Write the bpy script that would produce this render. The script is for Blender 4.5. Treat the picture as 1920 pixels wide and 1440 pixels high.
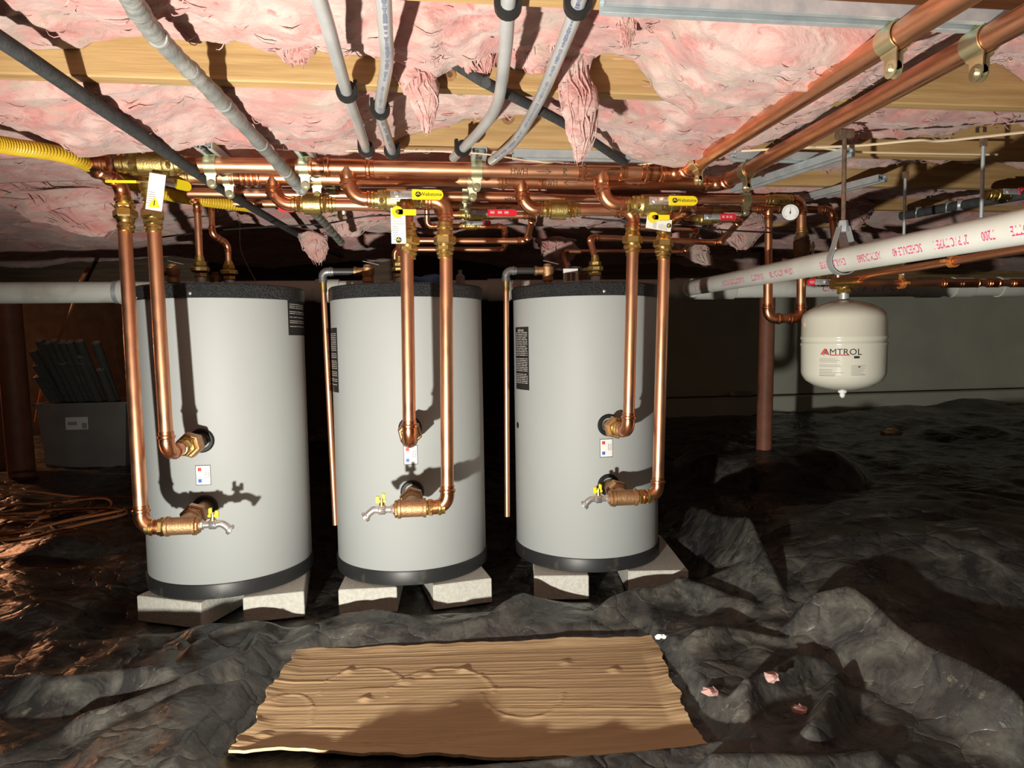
import bpy, bmesh, math, random
import numpy as np
from mathutils import Vector, Matrix
random.seed(7)
for o in list(bpy.data.objects): bpy.data.objects.remove(o)
SC = bpy.context.scene
COL = SC.collection

# ------------------------------------------------------------------ camera
EYE = 0.925; PSI = 0.13; PITCH = 0.0639; ROLL = -0.0161; FPX = 1245.4
ZV = Vector((0, 0, 1))
F0 = Vector((math.sin(PSI), math.cos(PSI), 0)); R0 = Vector((math.cos(PSI), -math.sin(PSI), 0))
FW = F0 * math.cos(PITCH) - ZV * math.sin(PITCH); UP = F0 * math.sin(PITCH) + ZV * math.cos(PITCH)
RT2 = R0 * math.cos(ROLL) + UP * math.sin(ROLL); UP2 = UP * math.cos(ROLL) - R0 * math.sin(ROLL)
CAM = Vector((0, 0, EYE))
cd = bpy.data.cameras.new('camera'); cam = bpy.data.objects.new('camera', cd); COL.objects.link(cam)
cd.sensor_width = 36; cd.lens = 36 * FPX / 1920; cd.clip_start = 0.02
m = Matrix((RT2, UP2, -FW)).transposed().to_4x4(); m.translation = CAM; cam.matrix_world = m
SC.camera = cam

# ------------------------------------------------------------------ light and exposure
w = bpy.data.worlds.new('world'); SC.world = w; w.use_nodes = True
w.node_tree.nodes['Background'].inputs[0].default_value = (1.0, 0.8, 0.65, 1)
w.node_tree.nodes['Background'].inputs[1].default_value = 0.006
def lamp(name, kind, loc, energy, color, radius, aim=None, size=None, blend=0.5):
    l = bpy.data.lights.new(name, kind); l.energy = energy; l.color = color; l.shadow_soft_size = radius
    o = bpy.data.objects.new(name, l); COL.objects.link(o); o.location = loc
    if kind == 'SPOT':
        l.spot_size = math.radians(size); l.spot_blend = blend
        o.rotation_euler = (Vector(aim) - Vector(loc)).to_track_quat('-Z', 'Y').to_euler()
    return o
WORK = CAM + R0 * -0.60 + F0 * 0.06 + ZV * -0.62
lamp('work_light', 'SPOT', WORK, 305, (1.0, 0.955, 0.855), 0.025, aim=(2.3, 2.2, 0.95), size=170, blend=0.6)
lamp('warm_bulb', 'POINT', CAM + R0 * -4.4 + F0 * 5.0 + ZV * 0.05, 36, (1.0, 0.42, 0.20), 0.05)
SC.view_settings.view_transform = 'Standard'; SC.view_settings.look = 'None'
SC.view_settings.gamma = 1; SC.view_settings.use_curve_mapping = False
SC.view_settings.exposure = 0.0

# ------------------------------------------------------------------ pixel -> place
def ray(px, py): return FW + RT2 * ((px - 960) / FPX) - UP2 * ((py - 720) / FPX)
def at(px, py, d): return CAM + ray(px, py) * d
def aty(px, py, y): r = ray(px, py); return CAM + r * (y / r.y)
def atz(px, py, z): r = ray(px, py); return CAM + r * ((z - EYE) / r.z)
def hz(h): return EYE + h
ZH = hz(0.504)            # centre of the copper headers
ZJ = hz(0.553)            # underside of the joists

# ------------------------------------------------------------------ materials
def _n(nt, t, **k):
    n = nt.nodes.new(t)
    for a, b in k.items(): setattr(n, a, b)
    return n
def mat(name, c1, c2=None, scale=8, rough=0.5, metal=0.0, bump=0.0, bscale=60, stretch=(1, 1, 1), contrast=(0.35, 0.65),
        rough2=None, detail=5, coat=0.0, trans=0.0, ior=1.45, c3=None, s3=2.0, t3=(0.5, 0.7), bdist=0.01, spec=0.5, distort=0.0):
    if name in bpy.data.materials: return bpy.data.materials[name]
    M = bpy.data.materials.new(name); M.use_nodes = True; nt = M.node_tree; L = nt.links
    b = nt.nodes['Principled BSDF']
    b.inputs['Roughness'].default_value = rough; b.inputs['Metallic'].default_value = metal
    b.inputs['Coat Weight'].default_value = coat; b.inputs['Coat Roughness'].default_value = 0.08
    b.inputs['Transmission Weight'].default_value = trans; b.inputs['IOR'].default_value = ior
    b.inputs['Specular IOR Level'].default_value = spec
    b.inputs['Base Color'].default_value = (*c1, 1)
    tc = _n(nt, 'ShaderNodeTexCoord'); mp = _n(nt, 'ShaderNodeMapping'); mp.inputs['Scale'].default_value = stretch
    L.new(tc.outputs['Object'], mp.inputs[0])
    if c2 is not None:
        nz = _n(nt, 'ShaderNodeTexNoise'); nz.inputs['Scale'].default_value = scale; nz.inputs['Detail'].default_value = detail
        nz.inputs['Distortion'].default_value = distort
        L.new(mp.outputs[0], nz.inputs[0])
        mr = _n(nt, 'ShaderNodeMapRange'); mr.inputs[1].default_value = contrast[0]; mr.inputs[2].default_value = contrast[1]
        L.new(nz.outputs['Fac'], mr.inputs[0])
        mx = _n(nt, 'ShaderNodeMix', data_type='RGBA'); mx.inputs['A'].default_value = (*c1, 1); mx.inputs['B'].default_value = (*c2, 1)
        L.new(mr.outputs[0], mx.inputs['Factor']); col = mx.outputs['Result']
        if c3 is not None:
            n3 = _n(nt, 'ShaderNodeTexNoise'); n3.inputs['Scale'].default_value = s3; n3.inputs['Detail'].default_value = 6
            L.new(mp.outputs[0], n3.inputs[0])
            m3 = _n(nt, 'ShaderNodeMapRange'); m3.inputs[1].default_value = t3[0]; m3.inputs[2].default_value = t3[1]
            L.new(n3.outputs['Fac'], m3.inputs[0])
            x3 = _n(nt, 'ShaderNodeMix', data_type='RGBA'); x3.inputs['B'].default_value = (*c3, 1)
            L.new(col, x3.inputs['A']); L.new(m3.outputs[0], x3.inputs['Factor']); col = x3.outputs['Result']
        L.new(col, b.inputs['Base Color'])
        if rough2 is not None:
            m2 = _n(nt, 'ShaderNodeMapRange'); m2.inputs[1].default_value = contrast[0]; m2.inputs[2].default_value = contrast[1]
            m2.inputs[3].default_value = rough; m2.inputs[4].default_value = rough2
            L.new(nz.outputs['Fac'], m2.inputs[0]); L.new(m2.outputs[0], b.inputs['Roughness'])
    if bump:
        nb = _n(nt, 'ShaderNodeTexNoise'); nb.inputs['Scale'].default_value = bscale; nb.inputs['Detail'].default_value = 6
        L.new(mp.outputs[0], nb.inputs[0])
        bp = _n(nt, 'ShaderNodeBump'); bp.inputs['Strength'].default_value = bump; bp.inputs['Distance'].default_value = bdist
        L.new(nb.outputs['Fac'], bp.inputs['Height']); L.new(bp.outputs[0], b.inputs['Normal'])
    return M
COPPER = mat('copper', (0.86, 0.45, 0.275), (0.74, 0.35, 0.19), scale=14, rough=0.34, rough2=0.46, metal=1)
COPPER2 = mat('copper_fitting', (0.80, 0.37, 0.20), (0.63, 0.26, 0.13), scale=30, rough=0.26, rough2=0.38, metal=1)
BRASS = mat('brass_press', (0.80, 0.60, 0.24), (0.62, 0.42, 0.14), scale=40, rough=0.26, rough2=0.38, metal=1)
BRASSD = mat('brass_cast', (0.62, 0.47, 0.18), (0.48, 0.35, 0.12), scale=30, rough=0.40, metal=1, bump=0.15, bscale=220)
BRONZE = mat('bronze_cast', (0.56, 0.34, 0.18), (0.44, 0.25, 0.12), scale=40, rough=0.48, metal=0.85, bump=0.25, bscale=260)
OLDBRASS = mat('old_bronze', (0.20, 0.11, 0.06), (0.12, 0.07, 0.045), scale=40, rough=0.5, metal=0.6)
CHROME = mat('chrome', (0.80, 0.80, 0.79), rough=0.26, metal=0.85)
STEEL = mat('galvanized_steel', (0.66, 0.72, 0.74), (0.48, 0.54, 0.57), scale=26, rough=0.36, rough2=0.5, metal=0.6, stretch=(1, 1, 1))
ZINC = mat('yellow_zinc', (0.76, 0.78, 0.56), (0.66, 0.60, 0.36), scale=18, rough=0.36, metal=0.95)
RUST = mat('rusty_steel', (0.18, 0.10, 0.06), (0.09, 0.06, 0.04), scale=60, rough=0.8, bump=0.3, bscale=200)
REDPOST = mat('red_primer', (0.30, 0.12, 0.07), (0.23, 0.09, 0.055), scale=12, rough=0.55, bump=0.1, bscale=90)
TANKG = mat('tank_grey', (0.415, 0.437, 0.433), (0.40, 0.422, 0.418), scale=3, rough=0.58)
BLACKP = mat('black_hammertone', (0.02, 0.022, 0.024), (0.03, 0.032, 0.034), scale=90, rough=0.32, bump=1.0, bscale=170, bdist=0.012)
BLACKB = mat('black_base', (0.022, 0.023, 0.024), (0.12, 0.11, 0.085), scale=14, rough=0.42, contrast=(0.60, 0.85), stretch=(1, 1, 1))
RUBBER = mat('black_rubber', (0.012, 0.012, 0.012), rough=0.5)
FOAM = mat('black_foam', (0.03, 0.032, 0.033), (0.05, 0.05, 0.05), scale=60, rough=0.85, bump=0.3, bscale=240)
FOAMG = mat('grey_foam', (0.10, 0.105, 0.095), (0.075, 0.08, 0.07), scale=40, rough=0.9, bump=0.3, bscale=200)
WRAP = mat('grey_wrap', (0.34, 0.34, 0.32), (0.20, 0.21, 0.20), scale=22, rough=0.5, metal=0.2, bump=0.6, bscale=45, bdist=0.006, stretch=(1, 1, 1))
PEX = mat('pex_white', (0.50, 0.51, 0.51), (0.42, 0.43, 0.43), scale=10, rough=0.22, trans=0.30)
PVC = mat('pvc_white', (0.64, 0.65, 0.60), (0.55, 0.55, 0.50), scale=6, rough=0.38)
PVCD = mat('pvc_dusty', (0.66, 0.67, 0.62), (0.42, 0.38, 0.31), scale=7, rough=0.5, contrast=(0.52, 0.75))
EXPT = mat('cream_enamel', (0.66, 0.65, 0.55), rough=0.16, coat=0.5)
YEL = mat('yellow_vinyl', (0.90, 0.72, 0.02), rough=0.35)
YELF = mat('yellow_flex', (0.72, 0.50, 0.03), (0.60, 0.40, 0.02), scale=20, rough=0.4)
RED = mat('red_vinyl', (0.78, 0.03, 0.05), rough=0.35)
WHITE = mat('white_card', (0.82, 0.82, 0.80), rough=0.5)
INK = mat('black_ink', (0.02, 0.02, 0.02), rough=0.6)
INKG = mat('grey_ink', (0.35, 0.35, 0.35), rough=0.6)
REDINK = mat('magenta_ink', (0.62, 0.015, 0.16), rough=0.5)
LABR = mat('label_red', (0.62, 0.06, 0.06), rough=0.5)
LABB = mat('label_blue', (0.06, 0.14, 0.55), rough=0.5)
ORANGE = mat('copper_hanger', (0.62, 0.24, 0.07), rough=0.45, metal=0.4)
CORD = mat('orange_cord', (0.55, 0.20, 0.07), (0.42, 0.16, 0.06), scale=30, rough=0.5)
WIREW = mat('white_wire', (0.75, 0.62, 0.42), rough=0.5)
WIREB = mat('black_wire', (0.02, 0.02, 0.022), rough=0.4)
WIREY = mat('yellow_wire', (0.6, 0.48, 0.05), rough=0.45)
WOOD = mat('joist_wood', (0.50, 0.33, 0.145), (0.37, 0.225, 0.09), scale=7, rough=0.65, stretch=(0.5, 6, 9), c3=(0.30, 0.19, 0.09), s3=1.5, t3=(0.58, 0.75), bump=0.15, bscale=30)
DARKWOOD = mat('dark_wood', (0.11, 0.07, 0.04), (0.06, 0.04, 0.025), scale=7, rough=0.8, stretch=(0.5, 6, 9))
CONC = mat('concrete_wall', (0.76, 0.78, 0.66), (0.69, 0.71, 0.60), scale=3, rough=0.85, bump=0.2, bscale=60, c3=(0.62, 0.64, 0.54), s3=1.2, t3=(0.55, 0.75))
BLOCK = mat('concrete_block', (0.58, 0.57, 0.51), (0.48, 0.47, 0.42), scale=90, rough=0.9, bump=0.6, bscale=160, bdist=0.004)
DIRT = mat('dirt', (0.022, 0.016, 0.012), (0.013, 0.010, 0.008), scale=12, rough=0.95, bump=0.6, bscale=20)
def sheet_material():
    M = bpy.data.materials.new('black_polythene'); M.use_nodes = True; nt = M.node_tree; L = nt.links; b = nt.nodes['Principled BSDF']
    tc = _n(nt, 'ShaderNodeTexCoord')
    def nz(scale, detail, a, c, rough=0.6, dist=0.0):
        n = _n(nt, 'ShaderNodeTexNoise'); n.inputs['Scale'].default_value = scale; n.inputs['Detail'].default_value = detail; n.inputs['Roughness'].default_value = rough; n.inputs['Distortion'].default_value = dist
        L.new(tc.outputs['Object'], n.inputs[0]); r = _n(nt, 'ShaderNodeMapRange'); r.inputs[1].default_value = a; r.inputs[2].default_value = c; L.new(n.outputs['Fac'], r.inputs[0]); return n.outputs['Fac'], r.outputs[0]
    _, big = nz(1.7, 6, 0.38, 0.62); _, mid = nz(9, 10, 0.42, 0.68, 0.7, 0.6); _, fine = nz(60, 6, 0.50, 0.72, 0.7); _, spot = nz(24, 8, 0.60, 0.70, 0.7)
    mu = _n(nt, 'ShaderNodeMath', operation='MULTIPLY_ADD'); L.new(big, mu.inputs[0]); mu.inputs[1].default_value = 0.65; mu.inputs[2].default_value = 0.35
    m2 = _n(nt, 'ShaderNodeMath', operation='MULTIPLY'); L.new(mu.outputs[0], m2.inputs[0]); L.new(mid, m2.inputs[1])
    def mix(a, bc, f):
        x = _n(nt, 'ShaderNodeMix', data_type='RGBA'); L.new(f, x.inputs['Factor']); x.inputs['B'].default_value = (*bc, 1)
        if isinstance(a, tuple): x.inputs['A'].default_value = (*a, 1)
        else: L.new(a, x.inputs['A'])
        return x.outputs['Result']
    c = mix((0.026, 0.026, 0.026), (0.135, 0.132, 0.112), m2.outputs[0])
    m3 = _n(nt, 'ShaderNodeMath', operation='MULTIPLY'); L.new(fine, m3.inputs[0]); m3.inputs[1].default_value = 0.45; c = mix(c, (0.03, 0.03, 0.028), m3.outputs[0])
    m4 = _n(nt, 'ShaderNodeMath', operation='MULTIPLY'); L.new(spot, m4.inputs[0]); m4.inputs[1].default_value = 0.5; c = mix(c, (0.24, 0.22, 0.17), m4.outputs[0])
    L.new(c, b.inputs['Base Color'])
    rr = _n(nt, 'ShaderNodeMapRange'); rr.inputs[3].default_value = 0.24; rr.inputs[4].default_value = 0.60; L.new(m2.outputs[0], rr.inputs[0]); L.new(rr.outputs[0], b.inputs['Roughness'])
    vo = _n(nt, 'ShaderNodeTexVoronoi', feature='DISTANCE_TO_EDGE'); vo.inputs['Scale'].default_value = 7.5; vo.inputs['Randomness'].default_value = 1.0
    wv = _n(nt, 'ShaderNodeTexNoise'); wv.inputs['Scale'].default_value = 3.0; wv.inputs['Detail'].default_value = 4
    va = _n(nt, 'ShaderNodeVectorMath', operation='MULTIPLY_ADD'); va.inputs[1].default_value = (0.35, 0.35, 0.35); L.new(tc.outputs['Object'], wv.inputs[0]); L.new(wv.outputs['Color'], va.inputs[0]); L.new(tc.outputs['Object'], va.inputs[2]); L.new(va.outputs[0], vo.inputs['Vector'])
    vs = _n(nt, 'ShaderNodeMath', operation='SQRT'); L.new(vo.outputs['Distance'], vs.inputs[0])
    b1 = _n(nt, 'ShaderNodeBump'); b1.inputs['Strength'].default_value = 0.45; b1.inputs['Distance'].default_value = 0.02; L.new(vs.outputs[0], b1.inputs['Height'])
    nb, _ = nz(26, 7, 0, 1, 0.6, 0.8); b2 = _n(nt, 'ShaderNodeBump'); b2.inputs['Strength'].default_value = 0.35; b2.inputs['Distance'].default_value = 0.010
    L.new(nb, b2.inputs['Height']); L.new(b1.outputs[0], b2.inputs['Normal']); L.new(b2.outputs[0], b.inputs['Normal'])
    return M
SHEET = sheet_material()
CARD = mat('cardboard', (0.50, 0.345, 0.19), (0.42, 0.28, 0.145), scale=5, rough=0.75, stretch=(0.8, 7, 4), bump=0.25, bscale=24, bdist=0.004)
CARDE = mat('cardboard_edge', (0.55, 0.40, 0.23), (0.40, 0.27, 0.14), scale=50, rough=0.9)
PLASTIC = mat('clear_plastic', (0.34, 0.34, 0.32), (0.28, 0.27, 0.26), scale=5, rough=0.35, trans=0.25)
BLUE = mat('blue_plastic', (0.05, 0.16, 0.50), rough=0.4)

def pink_material():
    M = bpy.data.materials.new('pink_fibreglass'); M.use_nodes = True; nt = M.node_tree; L = nt.links
    b = nt.nodes['Principled BSDF']; b.inputs['Roughness'].default_value = 0.95; b.inputs['Specular IOR Level'].default_value = 0.1
    b.inputs['Sheen Weight'].default_value = 0.25
    tc = _n(nt, 'ShaderNodeTexCoord'); mp = _n(nt, 'ShaderNodeMapping'); mp.inputs['Scale'].default_value = (1, 1.7, 1.7)
    L.new(tc.outputs['Object'], mp.inputs[0])
    def nz(scale, detail, dist, a, c):
        n = _n(nt, 'ShaderNodeTexNoise'); n.inputs['Scale'].default_value = scale; n.inputs['Detail'].default_value = detail
        n.inputs['Distortion'].default_value = dist; n.inputs['Roughness'].default_value = 0.62
        L.new(mp.outputs[0], n.inputs[0])
        r = _n(nt, 'ShaderNodeMapRange'); r.inputs[1].default_value = a; r.inputs[2].default_value = c; L.new(n.outputs['Fac'], r.inputs[0])
        return n, r
    n1, r1 = nz(4.5, 8, 1.4, 0.40, 0.62)
    n2, r2 = nz(8, 9, 2.4, 0.56, 0.74)
    n3, r3 = nz(3.2, 8, 1.6, 0.54, 0.68)
    def mix(a, bcol, fac):
        x = _n(nt, 'ShaderNodeMix', data_type='RGBA')
        if isinstance(a, tuple): x.inputs['A'].default_value = (*a, 1)
        else: L.new(a, x.inputs['A'])
        x.inputs['B'].default_value = (*bcol, 1); L.new(fac.outputs[0], x.inputs['Factor']); return x.outputs['Result']
    c = mix((0.51, 0.245, 0.225), (0.575, 0.415, 0.378), r1)
    c = mix(c, (0.39, 0.12, 0.11), r2)
    c = mix(c, (0.43, 0.35, 0.285), r3)
    L.new(c, b.inputs['Base Color'])
    bp = _n(nt, 'ShaderNodeBump'); bp.inputs['Strength'].default_value = 0.45; bp.inputs['Distance'].default_value = 0.018
    L.new(n2.outputs['Fac'], bp.inputs['Height'])
    nf = _n(nt, 'ShaderNodeTexNoise'); nf.inputs['Scale'].default_value = 70; nf.inputs['Detail'].default_value = 5
    L.new(mp.outputs[0], nf.inputs[0])
    b2 = _n(nt, 'ShaderNodeBump'); b2.inputs['Strength'].default_value = 0.5; b2.inputs['Distance'].default_value = 0.006
    L.new(nf.outputs['Fac'], b2.inputs['Height']); L.new(bp.outputs[0], b2.inputs['Normal']); L.new(b2.outputs[0], b.inputs['Normal'])
    return M
PINK = pink_material()

# ------------------------------------------------------------------ numpy noise
def _h(ix, iy, s):
    n = (ix.astype(np.int64) * 374761393 + iy.astype(np.int64) * 668265263 + s * 974634777) & 0x7fffffff
    n = ((n ^ (n >> 13)) * 1274126177) & 0x7fffffff
    n = n ^ (n >> 16)
    return (n & 0xffff) / 65535.0
def vn(x, y, s=0):
    ix = np.floor(x); iy = np.floor(y); fx = x - ix; fy = y - iy
    fx = fx * fx * fx * (fx * (fx * 6 - 15) + 10); fy = fy * fy * fy * (fy * (fy * 6 - 15) + 10)
    a = _h(ix, iy, s); b = _h(ix + 1, iy, s); c = _h(ix, iy + 1, s); d = _h(ix + 1, iy + 1, s)
    return (a + (b - a) * fx) * (1 - fy) + (c + (d - c) * fx) * fy
def fbm(x, y, o=5, s=0, g=0.5):
    t = 0; a = 1; n = 0
    for i in range(o):
        t = t + a * vn(x, y, s + i * 17); n += a; a *= g
        x, y = 1.93 * (x * 0.8 - y * 0.6), 1.93 * (x * 0.6 + y * 0.8)
    return t / n
def ridged(x, y, o=4, s=0, g=0.5):
    t = 0; a = 1; n = 0
    for i in range(o):
        t = t + a * (1 - np.abs(2 * vn(x, y, s + i * 31) - 1)); n += a; a *= g
        x, y = 1.97 * (x * 0.8 - y * 0.6), 1.97 * (x * 0.6 + y * 0.8)
    return t / n

# ------------------------------------------------------------------ mesh builder
def V(p): return p if isinstance(p, Vector) else Vector(p)
def frame(d):
    d = V(d).normalized(); a = Vector((0, 0, 1)) if abs(d.z) < 0.9 else Vector((1, 0, 0))
    u = a.cross(d).normalized(); return d, u, d.cross(u)
def woff(o):
    t = Vector((0, 0, 0))
    while o is not None: t = t + Vector(o.location); o = o.parent
    return t
class MB:
    def __init__(s): s.v = []; s.f = []
    def ring(s, c, u, w, r, n, ph=0.0):
        i0 = len(s.v)
        for k in range(n):
            a = ph + 2 * math.pi * k / n; s.v.append(c + u * (r * math.cos(a)) + w * (r * math.sin(a)))
        return list(range(i0, i0 + n))
    def skin(s, a, b):
        n = len(a)
        for k in range(n): s.f.append((a[k], a[(k + 1) % n], b[(k + 1) % n], b[k]))
    def lathe(s, p, d, prof, n=20, caps=True, ph=0.0):
        p = V(p); d, u, w = frame(d); rs = [s.ring(p + d * t, u, w, max(r, 1e-5), n, ph) for t, r in prof]
        for a, b in zip(rs, rs[1:]): s.skin(a, b)
        if caps: s.f.append(tuple(reversed(rs[0]))); s.f.append(tuple(rs[-1]))
        return s
    def cyl(s, p0, p1, r, n=20, caps=True):
        p0 = V(p0); p1 = V(p1); return s.lathe(p0, p1 - p0, [(0, r), ((p1 - p0).length, r)], n, caps)
    def hexa(s, p, d, t0, t1, r, n=6, ch=0.12, ph=0.3):
        c = ch * r
        return s.lathe(p, d, [(t0, r - c), (t0 + c, r), (t1 - c, r), (t1, r - c)], n, True, ph)
    def tube(s, path, r, n=16, caps=True):
        P = [V(p) for p in path]; R = r if hasattr(r, '__len__') else [r] * len(P)
        t = (P[1] - P[0]).normalized(); _, u, w = frame(t); prev = None; first = None
        for i, p in enumerate(P):
            tn = (P[min(i + 1, len(P) - 1)] - P[max(i - 1, 0)])
            tn = tn.normalized() if tn.length > 1e-9 else t
            q = t.rotation_difference(tn); u = q @ u; w = q @ w; t = tn
            rg = s.ring(p, u, w, R[i], n)
            if prev: s.skin(prev, rg)
            else: first = rg
            prev = rg
        if caps: s.f.append(tuple(reversed(first))); s.f.append(tuple(prev))
        return s
    def box(s, c, x, y, z, hx, hy, hz_, ch=0.0):
        c = V(c); x = V(x).normalized(); y = V(y).normalized(); z = V(z).normalized()
        if ch <= 0:
            i = len(s.v)
            for a in (-1, 1):
                for b in (-1, 1):
                    for e in (-1, 1): s.v.append(c + x * (a * hx) + y * (b * hy) + z * (e * hz_))
            for q in ((0, 1, 3, 2), (4, 6, 7, 5), (0, 4, 5, 1), (2, 3, 7, 6), (0, 2, 6, 4), (1, 5, 7, 3)): s.f.append(tuple(i + k for k in q))
        else:
            r = []
            for t, k in ((-hz_, ch), (-hz_ + ch, 0), (hz_ - ch, 0), (hz_, ch)):
                i = len(s.v); a = hx - k; b = hy - k; e = ch * 0.8
                for sx, sy in ((a - e, b), (-a + e, b), (-a, b - e), (-a, -b + e), (-a + e, -b), (a - e, -b), (a, -b + e), (a, b - e)):
                    s.v.append(c + x * sx + y * sy + z * t)
                r.append(list(range(i, i + 8)))
            for a, b in zip(r, r[1:]): s.skin(a, b)
            s.f.append(tuple(reversed(r[0]))); s.f.append(tuple(r[-1]))
        return s
    def plate(s, outline, nrm, th):
        """extrude a closed outline (3D points, planar) by th along nrm"""
        P = [V(p) for p in outline]; nrm = V(nrm).normalized(); i = len(s.v); n = len(P)
        s.v += P + [p + nrm * th for p in P]
        s.f.append(tuple(i + k for k in reversed(range(n)))); s.f.append(tuple(i + n + k for k in range(n)))
        for k in range(n): s.f.append((i + k, i + (k + 1) % n, i + n + (k + 1) % n, i + n + k))
        return s
    def sphere(s, c, r, n=12, sc=(1, 1, 1)):
        c = V(c); rs = []
        for j in range(1, n // 2 + 1):
            a = math.pi * j / (n // 2 + 1); i = len(s.v)
            for k in range(n):
                b = 2 * math.pi * k / n
                s.v.append(c + Vector((r * sc[0] * math.sin(a) * math.cos(b), r * sc[1] * math.sin(a) * math.sin(b), r * sc[2] * math.cos(a))))
            rs.append(list(range(i, i + n)))
        for a, b in zip(rs, rs[1:]): s.skin(b, a)
        s.f.append(tuple(rs[0])); s.f.append(tuple(reversed(rs[-1]))); return s
    def build(s, name, m_, parent=None, smooth=True, angle=38, loc=None):
        me = bpy.data.meshes.new(name)
        off = woff(parent) if parent is not None else (V(loc) if loc is not None else Vector((0, 0, 0)))
        me.from_pydata([tuple(v - off) for v in s.v], [], s.f); me.update()
        bm = bmesh.new(); bm.from_mesh(me); bmesh.ops.recalc_face_normals(bm, faces=bm.faces); bm.to_mesh(me); bm.free()
        if smooth:
            me.shade_smooth(); me.set_sharp_from_angle(angle=math.radians(angle))
        me.materials.append(m_)
        o = bpy.data.objects.new(name, me); COL.objects.link(o)
        if parent is not None:
            o.parent = parent
        elif loc is not None: o.location = V(loc)
        return o
def gridmesh(name, P, m_, parent=None, closed=False):
    """P: (nu,nv,3) array -> grid mesh"""
    nu, nv, _ = P.shape; off = np.array(woff(parent))
    idx = np.arange(nu * nv).reshape(nu, nv)
    q = np.stack([idx[:-1, :-1], idx[1:, :-1], idx[1:, 1:], idx[:-1, 1:]], -1).reshape(-1, 4)
    me = bpy.data.meshes.new(name)
    me.vertices.add(nu * nv); me.vertices.foreach_set('co', (P.reshape(-1, 3) - off).astype(np.float32).ravel())
    me.loops.add(q.size); me.loops.foreach_set('vertex_index', q.astype(np.int32).ravel())
    me.polygons.add(len(q)); me.polygons.foreach_set('loop_start', (np.arange(len(q)) * 4).astype(np.int32))
    me.update(calc_edges=True); me.validate(); me.shade_smooth(); me.materials.append(m_)
    o = bpy.data.objects.new(name, me); COL.objects.link(o)
    if parent is not None: o.parent = parent
    return o
def tag(o, label, cat, group=None):
    o['label'] = label; o['category'] = cat
    if group: o['group'] = group
    return o
def thing(name, label, cat, loc, group=None):
    o = bpy.data.objects.new(name, None); COL.objects.link(o); o.empty_display_size = 0.05
    o.location = V(loc); return tag(o, label, cat, group)
def struct(o): o['kind'] = 'structure'; return o

# text as flat mesh data, in units of its size, centred
_tc = {}
BOLD = 0.0
def textdata(s):
    if (s, BOLD) in _tc: return _tc[(s, BOLD)]
    cu = bpy.data.curves.new('t', 'FONT'); cu.body = s; cu.size = 1; cu.align_x = 'CENTER'; cu.align_y = 'CENTER'; cu.resolution_u = 2; cu.offset = BOLD
    ob = bpy.data.objects.new('t', cu); COL.objects.link(ob); bpy.context.view_layer.update()
    me = bpy.data.meshes.new_from_object(ob.evaluated_get(bpy.context.evaluated_depsgraph_get()))
    r = ([(v.co.x, v.co.y) for v in me.vertices], [tuple(p.vertices) for p in me.polygons])
    bpy.data.objects.remove(ob); bpy.data.curves.remove(cu); bpy.data.meshes.remove(me); _tc[(s, BOLD)] = r; return r
def text_flat(mb, s, size, c, u, v, n, lift=0.0006, sx=1.0):
    vs, fs = textdata(s); i = len(mb.v); c = V(c); u = V(u).normalized(); v = V(v).normalized(); n = V(n).normalized()
    mb.v += [c + u * (a * size * sx) + v * (b * size) + n * lift for a, b in vs]; mb.f += [tuple(i + k for k in f) for f in fs]
def text_cyl(mb, s, size, axis_pt, axis, nrm, R, u=0.0, ang=0.0, lift=0.0005, along=True, flip=False, sx=1.0):
    """along: text runs along the cylinder axis; otherwise around it"""
    vs, fs = textdata(s); i = len(mb.v); d = V(axis).normalized(); n = V(nrm); n = (n - d * n.dot(d)).normalized(); t = d.cross(n)
    if flip: d2 = -d; t2 = t
    else: d2 = d; t2 = -t
    for a, b in vs:
        a *= size * sx; b *= size
        if along: x = a; th = ang + b / R; p = V(axis_pt) + d * u + d2 * x + (n * math.cos(th) + t2 * math.sin(th)) * (R + lift)
        else: th = ang + a / R; p = V(axis_pt) + d * (u + b) + (n * math.cos(th) + t * math.sin(th)) * (R + lift)
        mb.v.append(p)
    mb.f += [tuple(i + k for k in f) for f in fs]
def patch_cyl(mb, axis_pt, axis, nrm, R, u0, u1, a0, a1, lift=0.0008, n=8):
    d = V(axis).normalized(); nn = V(nrm); nn = (nn - d * nn.dot(d)).normalized(); t = d.cross(nn); i = len(mb.v)
    for k in range(n + 1):
        th = a0 + (a1 - a0) * k / n; q = nn * math.cos(th) + t * math.sin(th)
        for rr, uu in ((R + lift, u0), (R + lift, u1), (R - 0.0005, u1), (R - 0.0005, u0)): mb.v.append(V(axis_pt) + d * uu + q * rr)
    for k in range(n):
        a = i + 4 * k
        for j in range(4): mb.f.append((a + j, a + (j + 1) % 4, a + 4 + (j + 1) % 4, a + 4 + j))
    mb.f.append((i, i + 3, i + 2, i + 1)); e = i + 4 * n; mb.f.append((e, e + 1, e + 2, e + 3))

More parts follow.
